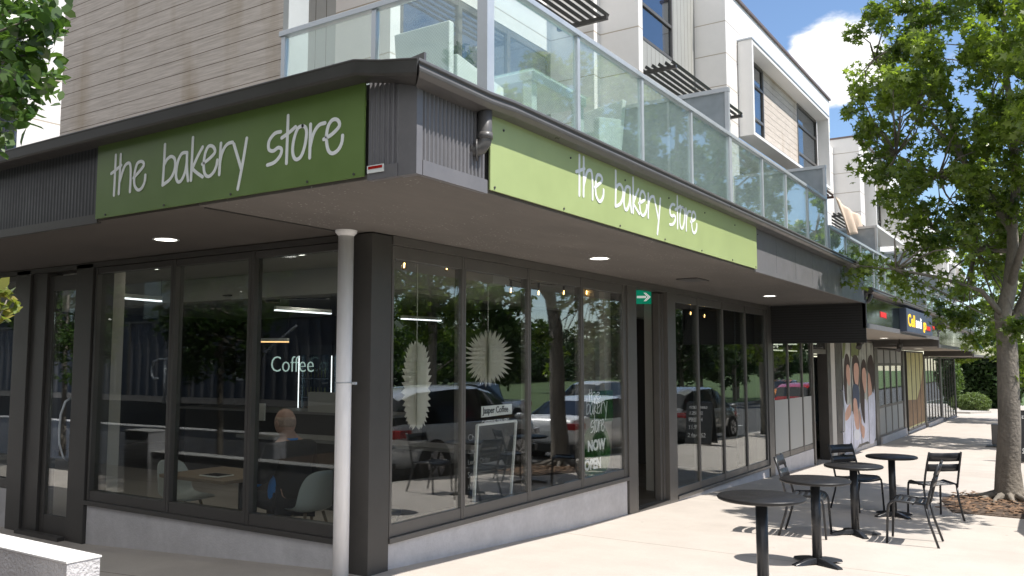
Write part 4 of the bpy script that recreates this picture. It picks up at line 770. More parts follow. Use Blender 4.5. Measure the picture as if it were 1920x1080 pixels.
# ------------------------------------------------------------------ paper decorations
def deco(c, rx, rz, label, spikes, round_=False):
    t = thing('paper_decoration', label, 'decoration', (c[0], c[1], c[2]-rz), 'paper decorations in the window')
    m = MB(); nb = 13
    for k_ in range(nb):
        a = math.pi*k_/nb; d_ = Vector((math.cos(a), math.sin(a), 0)); n = spikes
        for sgn in (1, -1):
            def edge(t): return (rx*math.sin(t)**(1 if round_ else .62), rz*math.cos(t))
            k0 = .60 if round_ else .80
            for i in range(n):
                t0, t1 = math.pi*i/n, math.pi*(i+1)/n; a0, a1 = edge(t0), edge(t1); e_ = edge((t0+t1)/2+(0 if round_ else -.03)); w = random.uniform(.90, 1.08)
                a0 = (a0[0]*k0, a0[1]*(k0 if round_ else .96)); a1 = (a1[0]*k0, a1[1]*(k0 if round_ else .96)); tip = (e_[0]*w, e_[1]*w+(0 if round_ else (.012 if e_[1] > 0 else -.012)))
                b0 = Vector(c)+d_*sgn*a0[0]+Vector((0, 0, a0[1])); b1 = Vector(c)+d_*sgn*a1[0]+Vector((0, 0, a1[1])); m.add([Vector((c[0], c[1], c[2]+a0[1])), Vector((c[0], c[1], c[2]+a1[1])), b1, b0], [[0, 1, 2, 3]]); m.add([b0, b1, Vector(c)+d_*sgn*tip[0]+Vector((0, 0, tip[1]))], [[0, 1, 2]])
    m.build('honeycomb_paper', M['paper'], t); MB().tube([(c[0], c[1], c[2]+rz*.95), (c[0], c[1], 2.75)], .003, 5).build('string', M['wframe'], t)
deco(tuple(hit(781, 722, 0, -5.1)), .135, .38, 'tall oval cream paper decoration hanging in the window beside the pillar', 19)
deco(tuple(hit(915, 671, 0, -5.1)), .27, .285, 'round spiky cream paper star hanging in the second street window', 15, True)
# poster with white frame behind glass
def win_pt(u, v, x): return hit(u, v, 0, x)
pf = thing('framed_blackboard', 'tall white framed blackboard poster standing inside the second street window', 'poster', (-4.76, 6.75, .3))
A = [win_pt(*q_, -4.76) for q_ in ((895, 797), (967, 789), (957, 930), (888, 945))]; q = MB()
for i in range(4): q.bar(A[i], A[(i+1) % 4], .02, .028, up=(1, 0, 0))
q.build('frame', M['wframe'], pf); q = MB(); q.prism([p_-Vector((.012, 0, 0)) for p_ in A], (.006, 0, 0)); q.build('board', mat('board_dark', (.03, .033, .036), .5, noise=(5, .3)), pf)
ctr = sum(A, Vector())/4; q = MB()
for i, (tx, z, s_) in enumerate((('Chill', .92, .09), ('Coffee', .80, .06), ('Lunch Order', .70, .07), ('Sold', .58, .08), ('Here', .47, .07))): text_mesh(tx, s_, lambda p: Vector((-4.764, 6.55+p.x, z+p.y)), (1, 0, 0), .002, q)
q.build('chalk_writing', mat('faint_chalk', (.22, .22, .22), .9), pf)
pj = thing('window_sign', 'white coffee supplier sign above the framed blackboard', 'window sign', (-4.76, 6.8, 1.1))
A = [win_pt(*q_, -4.75) for q_ in ((903, 762), (960, 757), (960, 776), (903, 783))]; q = MB(); q.prism(A, (-.006, 0, 0)); q.build('plate', M['wframe'], pj)
q = MB(); text_mesh('Jasper Coffee', .088, lambda p: Vector((-4.749, A[3].y+.02+p.x, A[3].z+.035+p.y)), (1, 0, 0), .002, q, .001, .92); q.build('lettering', M['blackboard'], pj)
q = MB(); text_mesh('CAFFEINE DEALERS', .058, lambda p: Vector((-4.750, A[3].y-.0+p.x, A[3].z-.07+p.y)), (1, 0, 0), .002, q, .001, .95); q.build('lettering', M['chalk'], pj)
# green opening decal
dc = thing('window_decal', 'green disc decal with white bakery store NOW OPEN lettering on the pane by the doorway', 'window decal', (-4.69, 9.0, .4))
q = MB(); c0 = (9.0, .62); q.prism([(-4.6925, c0[0]+(.36)*math.cos(a), c0[1]+.33*math.sin(a)) for a in [2*math.pi*i/36 for i in range(36)]], (.0015, 0, 0)); q.prism([(-4.6945, 8.85, .95), (-4.6945, 9.45, .95), (-4.6945, 9.45, 1.32), (-4.6945, 8.85, 1.32)], (.0015, 0, 0)); q.build('green_disc', G['green_film'], dc)
q = MB(); text_mesh('NOW', .165, lambda p: Vector((-4.689, 8.78+p.x, .64+p.y)), (1, 0, 0), .002, q, .008, 1.0); text_mesh('OPEN', .165, lambda p: Vector((-4.689, 8.70+p.x, .43+p.y)), (1, 0, 0), .002, q, .008, .95); q.build('bold_lettering', M['cream'], dc)
q = MB()
def sub(i0, i1, ya, yb_, za, zb):
    S_ = L3[i0:i1]; X = [p[0] for s_ in S_ for p in s_]; Z = [p[1] for s_ in S_ for p in s_]
    for s_ in S_: stroke(q, [(ya+(p[0]-min(X))/(max(X)-min(X))*(yb_-ya), za+(p[1]-min(Z))/(max(Z)-min(Z))*(zb-za)) for p in s_], .006, lambda p: Vector((-4.689, p.x, p.y)), (1, 0, 0), .0015)
sub(0, 5, 8.8, 9.1, 1.22, 1.34); sub(5, 17, 8.76, 9.28, .98, 1.24); sub(17, 25, 8.86, 9.2, .84, 1.04); q.build('script_lettering', M['cream'], dc)

# ------------------------------------------------------------------ interior furniture
FL = -.19
def shell_chair(name='shell_chair', label=None):
    t = thing('shell_chair', label, 'chair', (0, 0, 0), 'grey shell chairs in the cafe')
    prof = [(.23, .44), (.18, .45), (.08, .43), (-.08, .42), (-.17, .44), (-.225, .52), (-.25, .64), (-.275, .76), (-.28, .83)]; V = []; F = []; n = 9
    for i, (x, z) in enumerate(prof):
        w = (.20, .225, .235, .235, .235, .23, .215, .185, .13)[i]; lift = (.0, .01, .03, .05, .07, .07, .05, .02, -.02)[i]; curl = (0, 0, 0, .0, .02, .07, .07, .05, .02)[i]
        for j in range(n): s_ = (j/(n-1))*2-1; V.append((x+curl*s_*s_, w*s_, z+lift*s_**4))
    for i in range(len(prof)-1):
        for j in range(n-1): F.append([i*n+j, i*n+j+1, (i+1)*n+j+1, (i+1)*n+j])
    m = MB(); m.add(V, F, True); o = m.build('seat_shell', M['shell'], t); o.modifiers.new('s', 'SOLIDIFY').thickness = .01; sb = o.modifiers.new('ss', 'SUBSURF'); sb.levels = 1; sb.render_levels = 2
    for sx in (-1, 1):
        for sy in (-1, 1): MB().tube([(sx*.1, sy*.1, .42), (sx*.2, sy*.2, 0)], [.016, .010], 8).build('leg', M['wood'], t)
    return t
sc0 = shell_chair(label='empty pale grey shell chair at the table, left pane'); sc0.location = (-7.78, 5.72, FL); sc0.rotation_euler = (0, 0, 0.15)
dup(sc0, (-6.22, 5.95, FL), R(170), 'pale grey shell chair the seated man sits on')
dup(sc0, (-7.9, 7.7, FL), R(60), 'pale grey shell chair farther back in the cafe')
tb = thing('cafe_table', 'plywood cafe table by the window with a tablet on it', 'table', (-7.0, 5.75, FL))
MB().box(-7.75, -6.75, 5.38, 6.15, .50, .535).build('tabletop', M['wood'], tb, .004); q = MB(); q.cyl((-7.0, 5.8), .035, FL+.02, .5, 14); q.build('leg', M['black'], tb); q = MB(); q.bar((-7.3, 5.8, FL+.015), (-6.7, 5.8, FL+.015), .07, .03); q.bar((-7.0, 5.5, FL+.0145), (-7.0, 6.1, FL+.0145), .07, .028); q.build('base', M['black'], tb)
tp = thing('tablet', 'dark tablet with white border lying on the cafe table', 'tablet', (-7.1, 5.7, .535)); q = MB(); q.box(-7.28, -7.0, 5.5, 5.7, .537, .547); q.build('case', M['wframe'], tp, .003); MB().box(-7.265, -7.015, 5.515, 5.685, .5472, .5485).build('screen', G['car_glass'], tp)
bc = thing('dark_chair', 'black chair behind the white pipe at the next table', 'chair', (-5.5, 6.0, FL)); q = MB(); q.box(-5.72, -5.3, 5.8, 6.25, .24, .29); q.build('seat', M['black'], bc, .01); MB().box(-5.76, -5.70, 5.8, 6.25, .3, .68).build('backrest', M['black'], bc, .01)
for a, b in ((-5.7, 5.83), (-5.33, 5.83), (-5.7, 6.22), (-5.33, 6.22)): MB().cyl((a, b), .012, FL, .245, 8).build('leg', M['black'], bc)
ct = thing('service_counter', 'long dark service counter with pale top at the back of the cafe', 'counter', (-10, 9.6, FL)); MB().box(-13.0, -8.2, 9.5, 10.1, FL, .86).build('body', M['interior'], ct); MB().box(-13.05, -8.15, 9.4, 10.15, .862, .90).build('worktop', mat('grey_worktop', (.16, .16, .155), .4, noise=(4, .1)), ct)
MB().box(-9.9, -9.3, 9.42, 9.48, .9, 1.2).build('display_panel', M['frost'], ct)
for i, (x, l) in enumerate(((-12.2, 'left glass door drinks fridge behind the counter'), (-11.35, 'right glass door drinks fridge behind the counter'))):
    fr = thing('drinks_fridge', l, 'fridge', (x, 11.3, FL), 'drinks fridges'); q = MB(); q.box(x, x+.82, 11.4, 12.0, FL, 1.98); q.build('cabinet', M['black'], fr)
    MB().box(x+.06, x+.76, 11.36, 11.385, .0, 1.8).build('door', G['fridge_glass'], fr); q = MB(); q.box(x+.02, x+.03, 11.33, 11.345, .1, 1.78); q.build('light_strip', M['striplamp'], fr)
    for z in (.3, .65, 1.0, 1.35):
        q = MB(); q.box(x+.08, x+.74, 11.37, 11.394, z, z+.012); sh_ = q.build('shelf', M['alu'], fr); q = MB()
        for j in range(7): q.cyl((x+.13+j*.09, 11.382), .009, z+.02, z+.2, 8)
        q.build('bottles', mat('bottle_mix%d' % (int(z*10) % 3), ((.35, .12, .05), (.3, .28, .08), (.08, .2, .12))[int(z*10) % 3], .3, noise=(9, .5)), sh_)
cf = thing('neon_lettering', 'pale glowing Coffee lettering on the dark back wall', 'lettering', (-11.4, 10.8, 1.6)); q = MB(); pA = hit(507, 697, 1, 10.9); pB = hit(604, 697, 1, 10.9)
text_mesh('Coffee', .42, lambda p: Vector((pA.x+p.x*(pB.x-pA.x)/1.33, 10.9, pA.z+p.y)), (0, -1, 0), .01, q, -.006); q.build('letters', mat('neon_pale', (.7, .9, .88), .5, emit=((.75, 1, .95), .35)), cf)
mn = thing('monitor', 'grey monitor on the counter left of the seated man', 'monitor', tuple(hit(478, 790, 1, 7.6))); pm = hit(478, 772, 1, 7.6)
q = MB(); q.box(pm.x-.17, pm.x+.17, 7.6, 7.63, pm.z-.11, pm.z+.11); q.build('screen', M['frost'], mn); MB().box(pm.x-.03, pm.x+.03, 7.61, 7.65, .72, pm.z-.11).build('stand', M['black'], mn)
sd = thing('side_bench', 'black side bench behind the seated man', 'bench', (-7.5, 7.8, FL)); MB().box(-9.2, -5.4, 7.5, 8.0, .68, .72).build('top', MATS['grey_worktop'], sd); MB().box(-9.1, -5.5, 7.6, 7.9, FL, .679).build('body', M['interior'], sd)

# ------------------------------------------------------------------ seated man (seen from behind)
def skin_mesh(verts, edges, radii, root=0, lv=2):
    me = bpy.data.meshes.new('sk'); me.from_pydata(verts, edges, []); o = bpy.data.objects.new('sk', me); COL.objects.link(o)
    md = o.modifiers.new('skin', 'SKIN'); md.use_smooth_shade = True
    for i, r in enumerate(radii):
        sv = me.skin_vertices[0].data[i]; sv.radius = (r, r) if not isinstance(r, tuple) else r; sv.use_root = (i == root)
    ss = o.modifiers.new('s', 'SUBSURF'); ss.levels = lv; ss.render_levels = lv
    bpy.context.view_layer.update(); ev = o.evaluated_get(bpy.context.evaluated_depsgraph_get()); m2 = bpy.data.meshes.new_from_object(ev)
    bpy.data.objects.remove(o); return m2
def man():
    hd = hit(535, 796, 1, 5.86); X, Y = hd.x, 5.86; zs = .27   # seat height in world z
    t = thing('person', 'man seen from behind at the window table, black shirt with blue panels', 'person', (X+.15, Y, FL))
    f = Vector((-1, .12, 0)).normalized(); r_ = Vector((f.y, -f.x, 0))   # facing -x; r_ = his right
    def P(fw, rt, z): return Vector((X+.10, Y, 0))+f*fw*1.12+r_*rt*1.15+Vector((0, 0, z if z < zs+.2 else zs+.2+(z-zs-.2)*1.04))
    V = [P(-.02, 0, zs+.08), P(-.03, 0, zs+.25), P(-.0, 0, zs+.42), P(.03, 0, zs+.55), P(.06, 0, zs+.64), P(.10, 0, zs+.72), P(.11, 0, zs+.80),
         P(.02, .17, zs+.53), P(.06, .235, zs+.30), P(.27, .22, zs+.22), P(.36, .20, zs+.24), P(.42, .19, zs+.25),
         P(.02, -.17, zs+.53), P(.06, -.235, zs+.30), P(.27, -.22, zs+.22), P(.36, -.20, zs+.24), P(.42, -.19, zs+.25),
         P(.04, .10, zs+.05), P(.42, .12, zs+.06), P(.44, .12, FL+.09), P(.56, .12, FL+.05),
         P(.04, -.10, zs+.05), P(.42, -.12, zs+.06), P(.44, -.12, FL+.09), P(.56, -.12, FL+.05)]
    E = [(0, 1), (1, 2), (2, 3), (3, 4), (4, 5), (5, 6), (3, 7), (7, 8), (8, 9), (9, 10), (10, 11), (3, 12), (12, 13), (13, 14), (14, 15), (15, 16), (0, 17), (17, 18), (18, 19), (19, 20), (0, 21), (21, 22), (22, 23), (23, 24)]
    Rr = [.17, .165, .175, .135, .07, .085, .08, .075, .052, .042, .03, .034, .075, .052, .042, .03, .034, .085, .062, .045, .035, .085, .062, .045, .035]
    me = skin_mesh(V, E, Rr); bm = bmesh.new(); bm.from_mesh(me)
    # ears, nose, fingers as small skinned pieces joined into the same body mesh
    mb = MB(); hc = P(.105, 0, zs+.775)
    mb.ell(hc, (.112, .098, .135), 20, 14)
    for sg_ in (-1, 1): mb.ell(hc+r_*sg_*.10-f*.008-Vector((0, 0, .012)), (.022, .014, .036), 10, 7)
    mb.ell(hc+f*.112-Vector((0, 0, .02)), (.02, .014, .022), 8, 6)
    for w in (11, 16):
        b0 = V[w]
        for k_ in range(4):
            o_ = r_*(k_-1.5)*.019; mb.tube([b0+o_, b0+o_+f*.045+Vector((0, 0, .006)), b0+o_+f*(.075-.006*abs(k_-1.5))-Vector((0, 0, .012))], [.009, .0085, .007], 7)
        sg_ = -1 if w == 11 else 1; mb.tube([b0-f*.02+r_*sg_*.02, b0+f*.015+r_*sg_*.048, b0+f*.04+r_*sg_*.052], [.011, .010, .008], 7)
    me2 = bpy.data.meshes.new('x'); me2.from_pydata([tuple(v) for v in mb.v], [], mb.f); bm.from_mesh(me2); bm.to_mesh(me); bm.free()
    for p in me.polygons: p.use_smooth = True
    org = ORG[t.name]
    def link(me, nm, m_):
        for v in me.vertices: v.co -= org
        o = bpy.data.objects.new(nm, me); COL.objects.link(o); o.parent = t; me.materials.append(m_); return o
    link(me, 'body', M['skin'])
    # shirt
    sv = [V[0]-Vector((0, 0, .02)), V[1], V[2], V[3], P(.045, 0, zs+.60), V[7], V[8], P(.16, .228, zs+.265), V[12], V[13], P(.16, -.228, zs+.265)]
    link(skin_mesh(sv, [(0, 1), (1, 2), (2, 3), (3, 4), (3, 5), (5, 6), (6, 7), (3, 8), (8, 9), (9, 10)], [.195, .19, .20, .16, .085, .11, .085, .072, .11, .085, .072]), 'shirt', M['shirt'])
    q = MB(); q.tube([P(.045+.07*math.cos(a), .07*math.sin(a), zs+.635+.015*math.cos(a)) for a in [2*math.pi*k_/16 for k_ in range(17)]], .016, 8, False); q.build('collar', M['blue'], t)
    for sg_ in (-1, 1):
        q = MB(); q.ell(P(.05, sg_*.118, zs+.16), (.075, .075, .16), 14, 10); q.build('side_panel', M['blue'], t)
        q = MB(); c_ = P(.15, sg_*.232, zs+.268); q.tube([c_, c_+f*.03-Vector((0, 0, .008))], .068, 14); q.build('sleeve_cuff', M['blue'], t)
    tr = [V[0]-Vector((0, 0, .03)), V[17], V[18], P(.44, .12, FL+.16), V[21], V[22], P(.44, -.12, FL+.16)]
    link(skin_mesh(tr, [(0, 1), (1, 2), (2, 3), (0, 4), (4, 5), (5, 6)], [.165, .105, .08, .065, .105, .08, .065]), 'trousers', mat('dark_trousers', (.02, .022, .03), .8, noise=(8, .2)))
    for sg_ in (-1, 1): q = MB(); q.ell(P(.51, sg_*.12, FL+.045), (.14, .055, .05), 12, 8); q.build('shoe', M['black'], t)
    q = MB(); n = 18
    V2 = []; F2 = []
    for i in range(7):
        th = .45+i*.235
        for k_ in range(n+1):
            a = math.pi*.22+math.pi*1.56*k_/n; d_ = f*math.cos(a)+r_*math.sin(a); V2.append(hc+f*(.1135*math.cos(a)*math.sin(th))+r_*(.0995*math.sin(a)*math.sin(th))+Vector((0, 0, .1365*math.cos(th))))
    for i in range(6):
        for k_ in range(n): F2.append([i*(n+1)+k_, i*(n+1)+k_+1, (i+1)*(n+1)+k_+1, (i+1)*(n+1)+k_])
    q.add(V2[0:0]+V2, F2, True)
    # the crown of the head is bald: only the lower rows carry close-cropped hair
    q2 = MB(); q2.add(V2[(n+1)*3:], [[i-(n+1)*3 for i in f_] for f_ in F2[n*3:]], True); o = q2.build('hair', M['hair'], t); o.modifiers.new('s', 'SOLIDIFY').thickness = .004
man()

# ------------------------------------------------------------------ outdoor tables and chairs
def bistro_table(label):
    t = thing('cafe_table', label, 'table', (0, 0, 0), 'round dark tables on the pavement')
    MB().lathe([(.0001, .722), (.285, .722), (.303, .728), (.308, .738), (.305, .748), (.297, .752), (.0001, .752)], (0, 0, 0), 48).build('tabletop', M['tabletop'], t)
    q = MB(); q.cyl((0, 0), .042, .03, .715, 24); q.cyl((0, 0), .10, .712, .7215, 20); q.build('post', M['black'], t)
    q = MB()
    for k_ in range(4):
        a = k_*math.pi/2; d_ = Vector((math.cos(a), math.sin(a), 0)); n = Vector((-d_.y, d_.x, 0)); V = []
        for s_, w, z0, z1 in ((0, .035, .015, .065), (.12, .035, .012, .055), (.22, .038, .006, .035), (.27, .036, 0, .022)):
            for sg_ in (-1, 1): V += [d_*s_+n*w*sg_+Vector((0, 0, z0)), d_*s_+n*w*sg_*.7+Vector((0, 0, z1))]
        F = []
        for i in range(3): o = i*4; F += [[o, o+4, o+5, o+1], [o+2, o+3, o+7, o+6], [o+1, o+5, o+7, o+3], [o, o+2, o+6, o+4]]
        F += [[0, 1, 3, 2], [12, 14, 15, 13]]; q.add(V, F)
    q.build('cross_base', M['black'], t, .004); return t
p0 = [(-1.90, 6.17), (-1.99, 8.06), (-2.06, 10.02), (-1.97, 11.83)]
labs = ['nearest round dark table, its foot cut off by the frame', 'second nearest round dark table with its cross foot fully visible', 'third round dark table between the two facing chairs', 'farthest round dark table of the row']
rots = [.3, 1.0, .6, .9]; t0 = bistro_table(labs[0]); t0.location = (*p0[0], gz(*p0[0])+.0); t0.rotation_euler = (0, 0, .3)
for i in (1, 2, 3): dup(t0, (*p0[i], gz(*p0[i])+.001), rots[i], labs[i])
def bistro_chair(label):
    t = thing('bistro_chair', label, 'chair', (0, 0, 0), 'black metal chairs on the pavement'); w = .215
    for sg_ in (-1, 1):
        y = w*sg_; arc = [(.235, y*1.02, 0), (.215, y, .36), (.205, y, .405), (.18, y, .435), (.14, y, .445), (-.14, y, .43)]
        MB().tube(arc, .0125, 10).build('leg', M['black'], t)
        MB().tube([(-.25, y*1.05, 0), (-.17, y, .25), (-.135, y, .43)], .0125, 10).build('leg', M['black'], t)
        MB().tube([(-.15, y, .40), (-.185, y, .55), (-.235, y*.98, .72), (-.275, y*.95, .84)], .0125, 10).build('back_post', M['black'], t)
    q = MB(); pr = [(.205, .395), (.19, .425), (.155, .444), (.08, .438), (0, .43), (-.08, .428), (-.15, .436)]
    for a, b in zip(range(0, 12, 2), range(1, 13, 2)):
        pass
    n = 7
    for i in range(n):
        s0 = i/n; s1 = (i+.84)/n
        def at(s_):
            k_ = s_*(len(pr)-1); j = min(int(k_), len(pr)-2); f_ = k_-j; return Vector((pr[j][0]*(1-f_)+pr[j+1][0]*f_, 0, pr[j][1]*(1-f_)+pr[j+1][1]*f_))
        A_, B_ = at(s0), at(s1); V = []
        for p_ in (A_, B_):
            for k_ in range(7): yy = -w+2*w*k_/6; V.append((p_.x, yy, p_.z+.006-.014*(1-(yy/w)**2)))
        o = len(q.v); q.add(V, [[k_, k_+1, 7+k_+1, 7+k_] for k_ in range(6)], True)
    sobj = q.build('seat', M['black'], t); sobj.modifiers.new('s', 'SOLIDIFY').thickness = .006
    for z0, z1, xa, xb_ in ((.60, .69, -.202, -.228), (.725, .83, -.238, -.272)):
        V = []
        for x_, z_ in ((xa, z0), (xb_, z1)):
            for k_ in range(9): yy = -w*.98+2*w*.98*k_/8; V.append((x_-.035*(1-(yy/w)**2)+.012, yy, z_))
        q = MB(); q.add(V, [[k_, k_+1, 9+k_+1, 9+k_] for k_ in range(8)], True); o = q.build('back_slat', M['black'], t); o.modifiers.new('s', 'SOLIDIFY').thickness = .008
    MB().tube([(-.02, -w, .42), (-.02, 0, .405), (-.02, w, .42)], .009, 8).build('stretcher', M['black'], t)
    return t
c0 = bistro_chair('black metal chair with its back to the windows, beside the second round table'); c0.location = (-2.5, 9.67, gz(-2.5, 9.67)); c0.rotation_euler = (0, 0, R(6))
dup(c0, (-2.46, 12.15, gz(-2.4, 12.15)), R(-32), 'black metal chair before the open doorway of the second shop, left of the farthest table')
dup(c0, (-1.46, 9.92, gz(-1.4, 9.92)), R(182), 'nearest black metal chair on the street side, seen side on facing the windows')
dup(c0, (-1.52, 12.02, gz(-1.5, 12.0)), R(128), 'black metal chair by the tree pit, back slats turned to the viewer')

# ------------------------------------------------------------------ A-frame boards, rendered block wall, bench sign
ab = thing('a_frame_board', 'black A-frame menu board with white prices, right of the tree trunk', 'sign', (-.85, 22.6, gz(0, 22.6)))
z = gz(0, 22.6)
for sg_ in (-1, 1):
    P = lambda s_, h: Vector((-.78+s_*.36, 22.6+sg_*(.28-.25*h/1.12), z+h)); q = MB(); q.prism([P(-1, .08), P(1, .08), P(1, 1.12), P(-1, 1.12)], (0, .02*sg_, 0)); pn = q.build('panel', M['blackboard'], ab)
    q = MB()
    for a, b in ((P(-1, .05), P(-1, 1.14)), (P(1, .05), P(1, 1.14)), (P(-1, .06), P(1, .06)), (P(-1, 1.14), P(1, 1.14))): q.bar(a, b, .04, .035)
    q.build('frame', M['black'], ab); q = MB()
    off = Vector((0, .021*sg_, 0))
    def T_(p): v = P(0, p.y)+off; return Vector((-.78-(p.x)*sg_*-1 if sg_ < 0 else -.78-p.x, v.y, v.z))
    for i, (tx, zz, s_) in enumerate((('COLD DRINKS', .98, .09), ('1.25L  $2', .82, .12), ('PIES  $4', .64, .14), ('11.95', .44, .16), ('2 for $52', .22, .16))):
        text_mesh(tx, s_, lambda p: T_(Vector((p.x-.31, p.y+zz))), (0, sg_, 0), .002, q, .003, .9)
    q.build('lettering', M['chalk'], ab)
q = MB()
for a, b in (((-.8, .04), (1, 0)),): pass
gb = thing('pavement_box', 'grey metal box on the pavement just left of the tree trunk', 'box', (-1.65, 27.4, gz(0, 27.4))); z = gz(0, 27.4); q = MB(); q.box(-1.95, -1.3, 27.3, 27.6, z+.06, z+.62); q.build('body', M['gutter'], gb, .02)
q = MB(); q.prism([(-2.1, 27.2, z+.004), (-1.2, 27.2, z+.004), (-1.2, 27.7, z+.004), (-2.1, 27.7, z+.004)], (0, 0, .02)); q.build('base_plate', M['metal'], gb)
wl = thing('garden_wall', 'low rendered garden wall end in the sun at the lower left', 'wall', (-5.1, 3.05, 0)); q = MB(); q.box(-10.4, -5.1, 2.94, 3.15, -.4, .45); q.build('wall_block', mat('white_render', (.52, .51, .52), .9, noise=(6, .1), bump=(45, 1.0)), wl)
q = MB(); q.box(-10.41, -5.094, 2.932, 3.157, .451, .462); q.build('wall_top', mat('white_render_top', (.66, .65, .64), .85, noise=(5, .06), bump=(60, .3)), wl)
w2 = thing('garden_wall', 'short taller rendered pier at the far left end of the garden wall', 'wall', (-10.8, 3, 0)); MB().box(-10.95, -10.42, 2.92, 3.2, -.4, .72).build('wall_block', MATS['white_render'], w2); MB().box(-10.96, -10.41, 2.91, 3.21, .721, .735).build('wall_top', MATS['white_render_top'], w2)
w3 = thing('garden_wall', 'long low garden wall behind the planter trees, seen mirrored in the left windows', 'wall', (-14, .5, 0)); MB().box(-20, -10.96, .3, .55, -.4, .46).build('wall_block', MATS['white_render'], w3); MB().box(-20.01, -10.95, .29, .56, .461, .475).build('wall_top', MATS['white_render_top'], w3)
tag(MB().box(-10.4, -5.3, -.6, 2.93, -.3, .16).build('planter_soil', M['soil']), kind='structure')
tag(MB().box(-26, -12, -6, -.6, -.3, .85).build('raised_terrace', mat('dark_terrace', (.10, .095, .09), .9, noise=(3, .2))), kind='structure')
fe = thing('panel_fence', 'grey corrugated panel fence mirrored in the left windows', 'fence', (-18, -2.6, .85))
q = corrugated((-30, -2.6), (-12.5, -2.6), .85, 2.62, (0, 1, 0), .35, .03); q.build('sheets', mat('fence_sheet', (.16, .16, .17), .6, noise=(3, .1)), fe); 
for x in np.arange(-29.5, -12, 2.4): MB().box(x, x+.08, -2.57, -2.52, .85, 2.68).build('post', M['gutter'], fe)
MB().box(-30, -12.5, -2.66, -2.54, 2.621, 2.68).build('top_rail', M['gutter'], fe)
for i, (x, l) in enumerate(((-15.3, 'left curled steel handrail by the steps, mirrored in the left windows'), (-12.8, 'right curled steel handrail by the steps, mirrored in the left windows'))):
    h = thing('handrail', l, 'handrail', (x, -.2, .85), 'steel handrails by the steps'); q = MB(); q.tube([(x+.1, -.2, 1.35), (x-.02, -.2, 1.33), (x-.1, -.2, 1.42), (x-.11, -.2, 1.55), (x-.04, -.2, 1.68), (x+.1, -.2, 1.72), (x+.5, -.2, 1.72), (x+1.5, -.2, 2.3)], .022, 10); q.build('rail', M['alu'], h)
    q = MB(); q.cyl((x+.3, -.2), .022, .85, 1.71, 10); q.build('post', M['alu'], h)

ob = thing('neighbour_building', 'dark grey building beyond the panel fence, mirrored in the left windows', 'building', (-16, -9, 0))
MB().box(-40, -2, -16, -9, -.3, 9.2).build('wall', mat('dark_grey_wall', (.055, .055, .058), .8, noise=(1.5, .15)), ob); MB().box(-40.3, -1.7, -16.3, -8.7, 9.202, 9.4).build('roof', M['gutter'], ob)  # height raised to keep low sky light off the side sign
for x in (-34, -29, -24, -19, -14, -9, -4): w_ = MB().box(x, x+1.8, -9.0, -8.95, 3.2, 4.8).build('window', M['metal'], ob); MB().box(x+.08, x+1.72, -8.948, -8.94, 3.28, 4.72).build('pane', G['upper_glass'], w_)

# balcony wicker furniture
wc = thing('wicker_armchair', 'white woven armchair with tall back at the balcony corner', 'chair', (-4.0, 5.2, 3.31), 'white wicker balcony furniture')
q = MB(); q.prism([(-4.26, 4.93, 3.55), (-3.77, 4.93, 3.55), (-3.75, 4.90, 4.19), (-4.29, 4.90, 4.19)], (0, .06, 0)); q.build('backrest', M['wicker'], wc, .01)
for x in (-4.29, -3.82): q = MB(); q.prism([(x, 4.99, 3.36), (x, 5.62, 3.36), (x, 5.62, 3.86), (x, 4.99, 3.96)], (.08, 0, 0)); q.build('arm', M['wicker'], wc, .01)
MB().box(-4.20, -3.83, 4.99, 5.58, 3.45, 3.70).build('seat', M['wicker'], wc, .01)
wt = thing('wicker_table', 'white woven balcony table with glass top beside the corner post', 'table', (-3.7, 6.1, 3.31), 'white wicker balcony furniture')
q = MB(); q.box(-4.35, -3.52, 5.70, 6.62, 3.92, 4.0); q.build('tabletop', M['wicker'], wt, .01)
for a in ((-4.33, 5.72), (-3.62, 5.72), (-4.33, 6.52), (-3.62, 6.52)): MB().box(a[0], a[0]+.08, a[1], a[1]+.08, 3.31, 3.92).build('leg', M['wicker'], wt)
MB().box(-4.36, -3.51, 5.69, 6.63, 4.003, 4.012).build('glass_top', G['balcony_glass'], wt)
w2 = thing('wicker_armchair', 'white woven armchair turned sideways farther along the balcony', 'chair', (-3.8, 7.3, 3.31), 'white wicker balcony furniture')
q = MB(); q.prism([(-3.98, 7.28, 3.5), (-3.52, 7.22, 3.5), (-3.47, 7.26, 4.16), (-4.0, 7.38, 4.13)], (.01, .06, 0)); q.build('backrest', M['wicker'], w2, .01)
MB().box(-3.98, -3.50, 6.75, 7.25, 3.5, 3.74).build('seat', M['wicker'], w2, .01); q = MB(); q.prism([(-3.52, 6.75, 3.4), (-3.52, 7.22, 3.4), (-3.52, 7.22, 3.95), (-3.52, 6.75, 3.86)], (.06, 0, 0)); q.build('arm', M['wicker'], w2, .01)

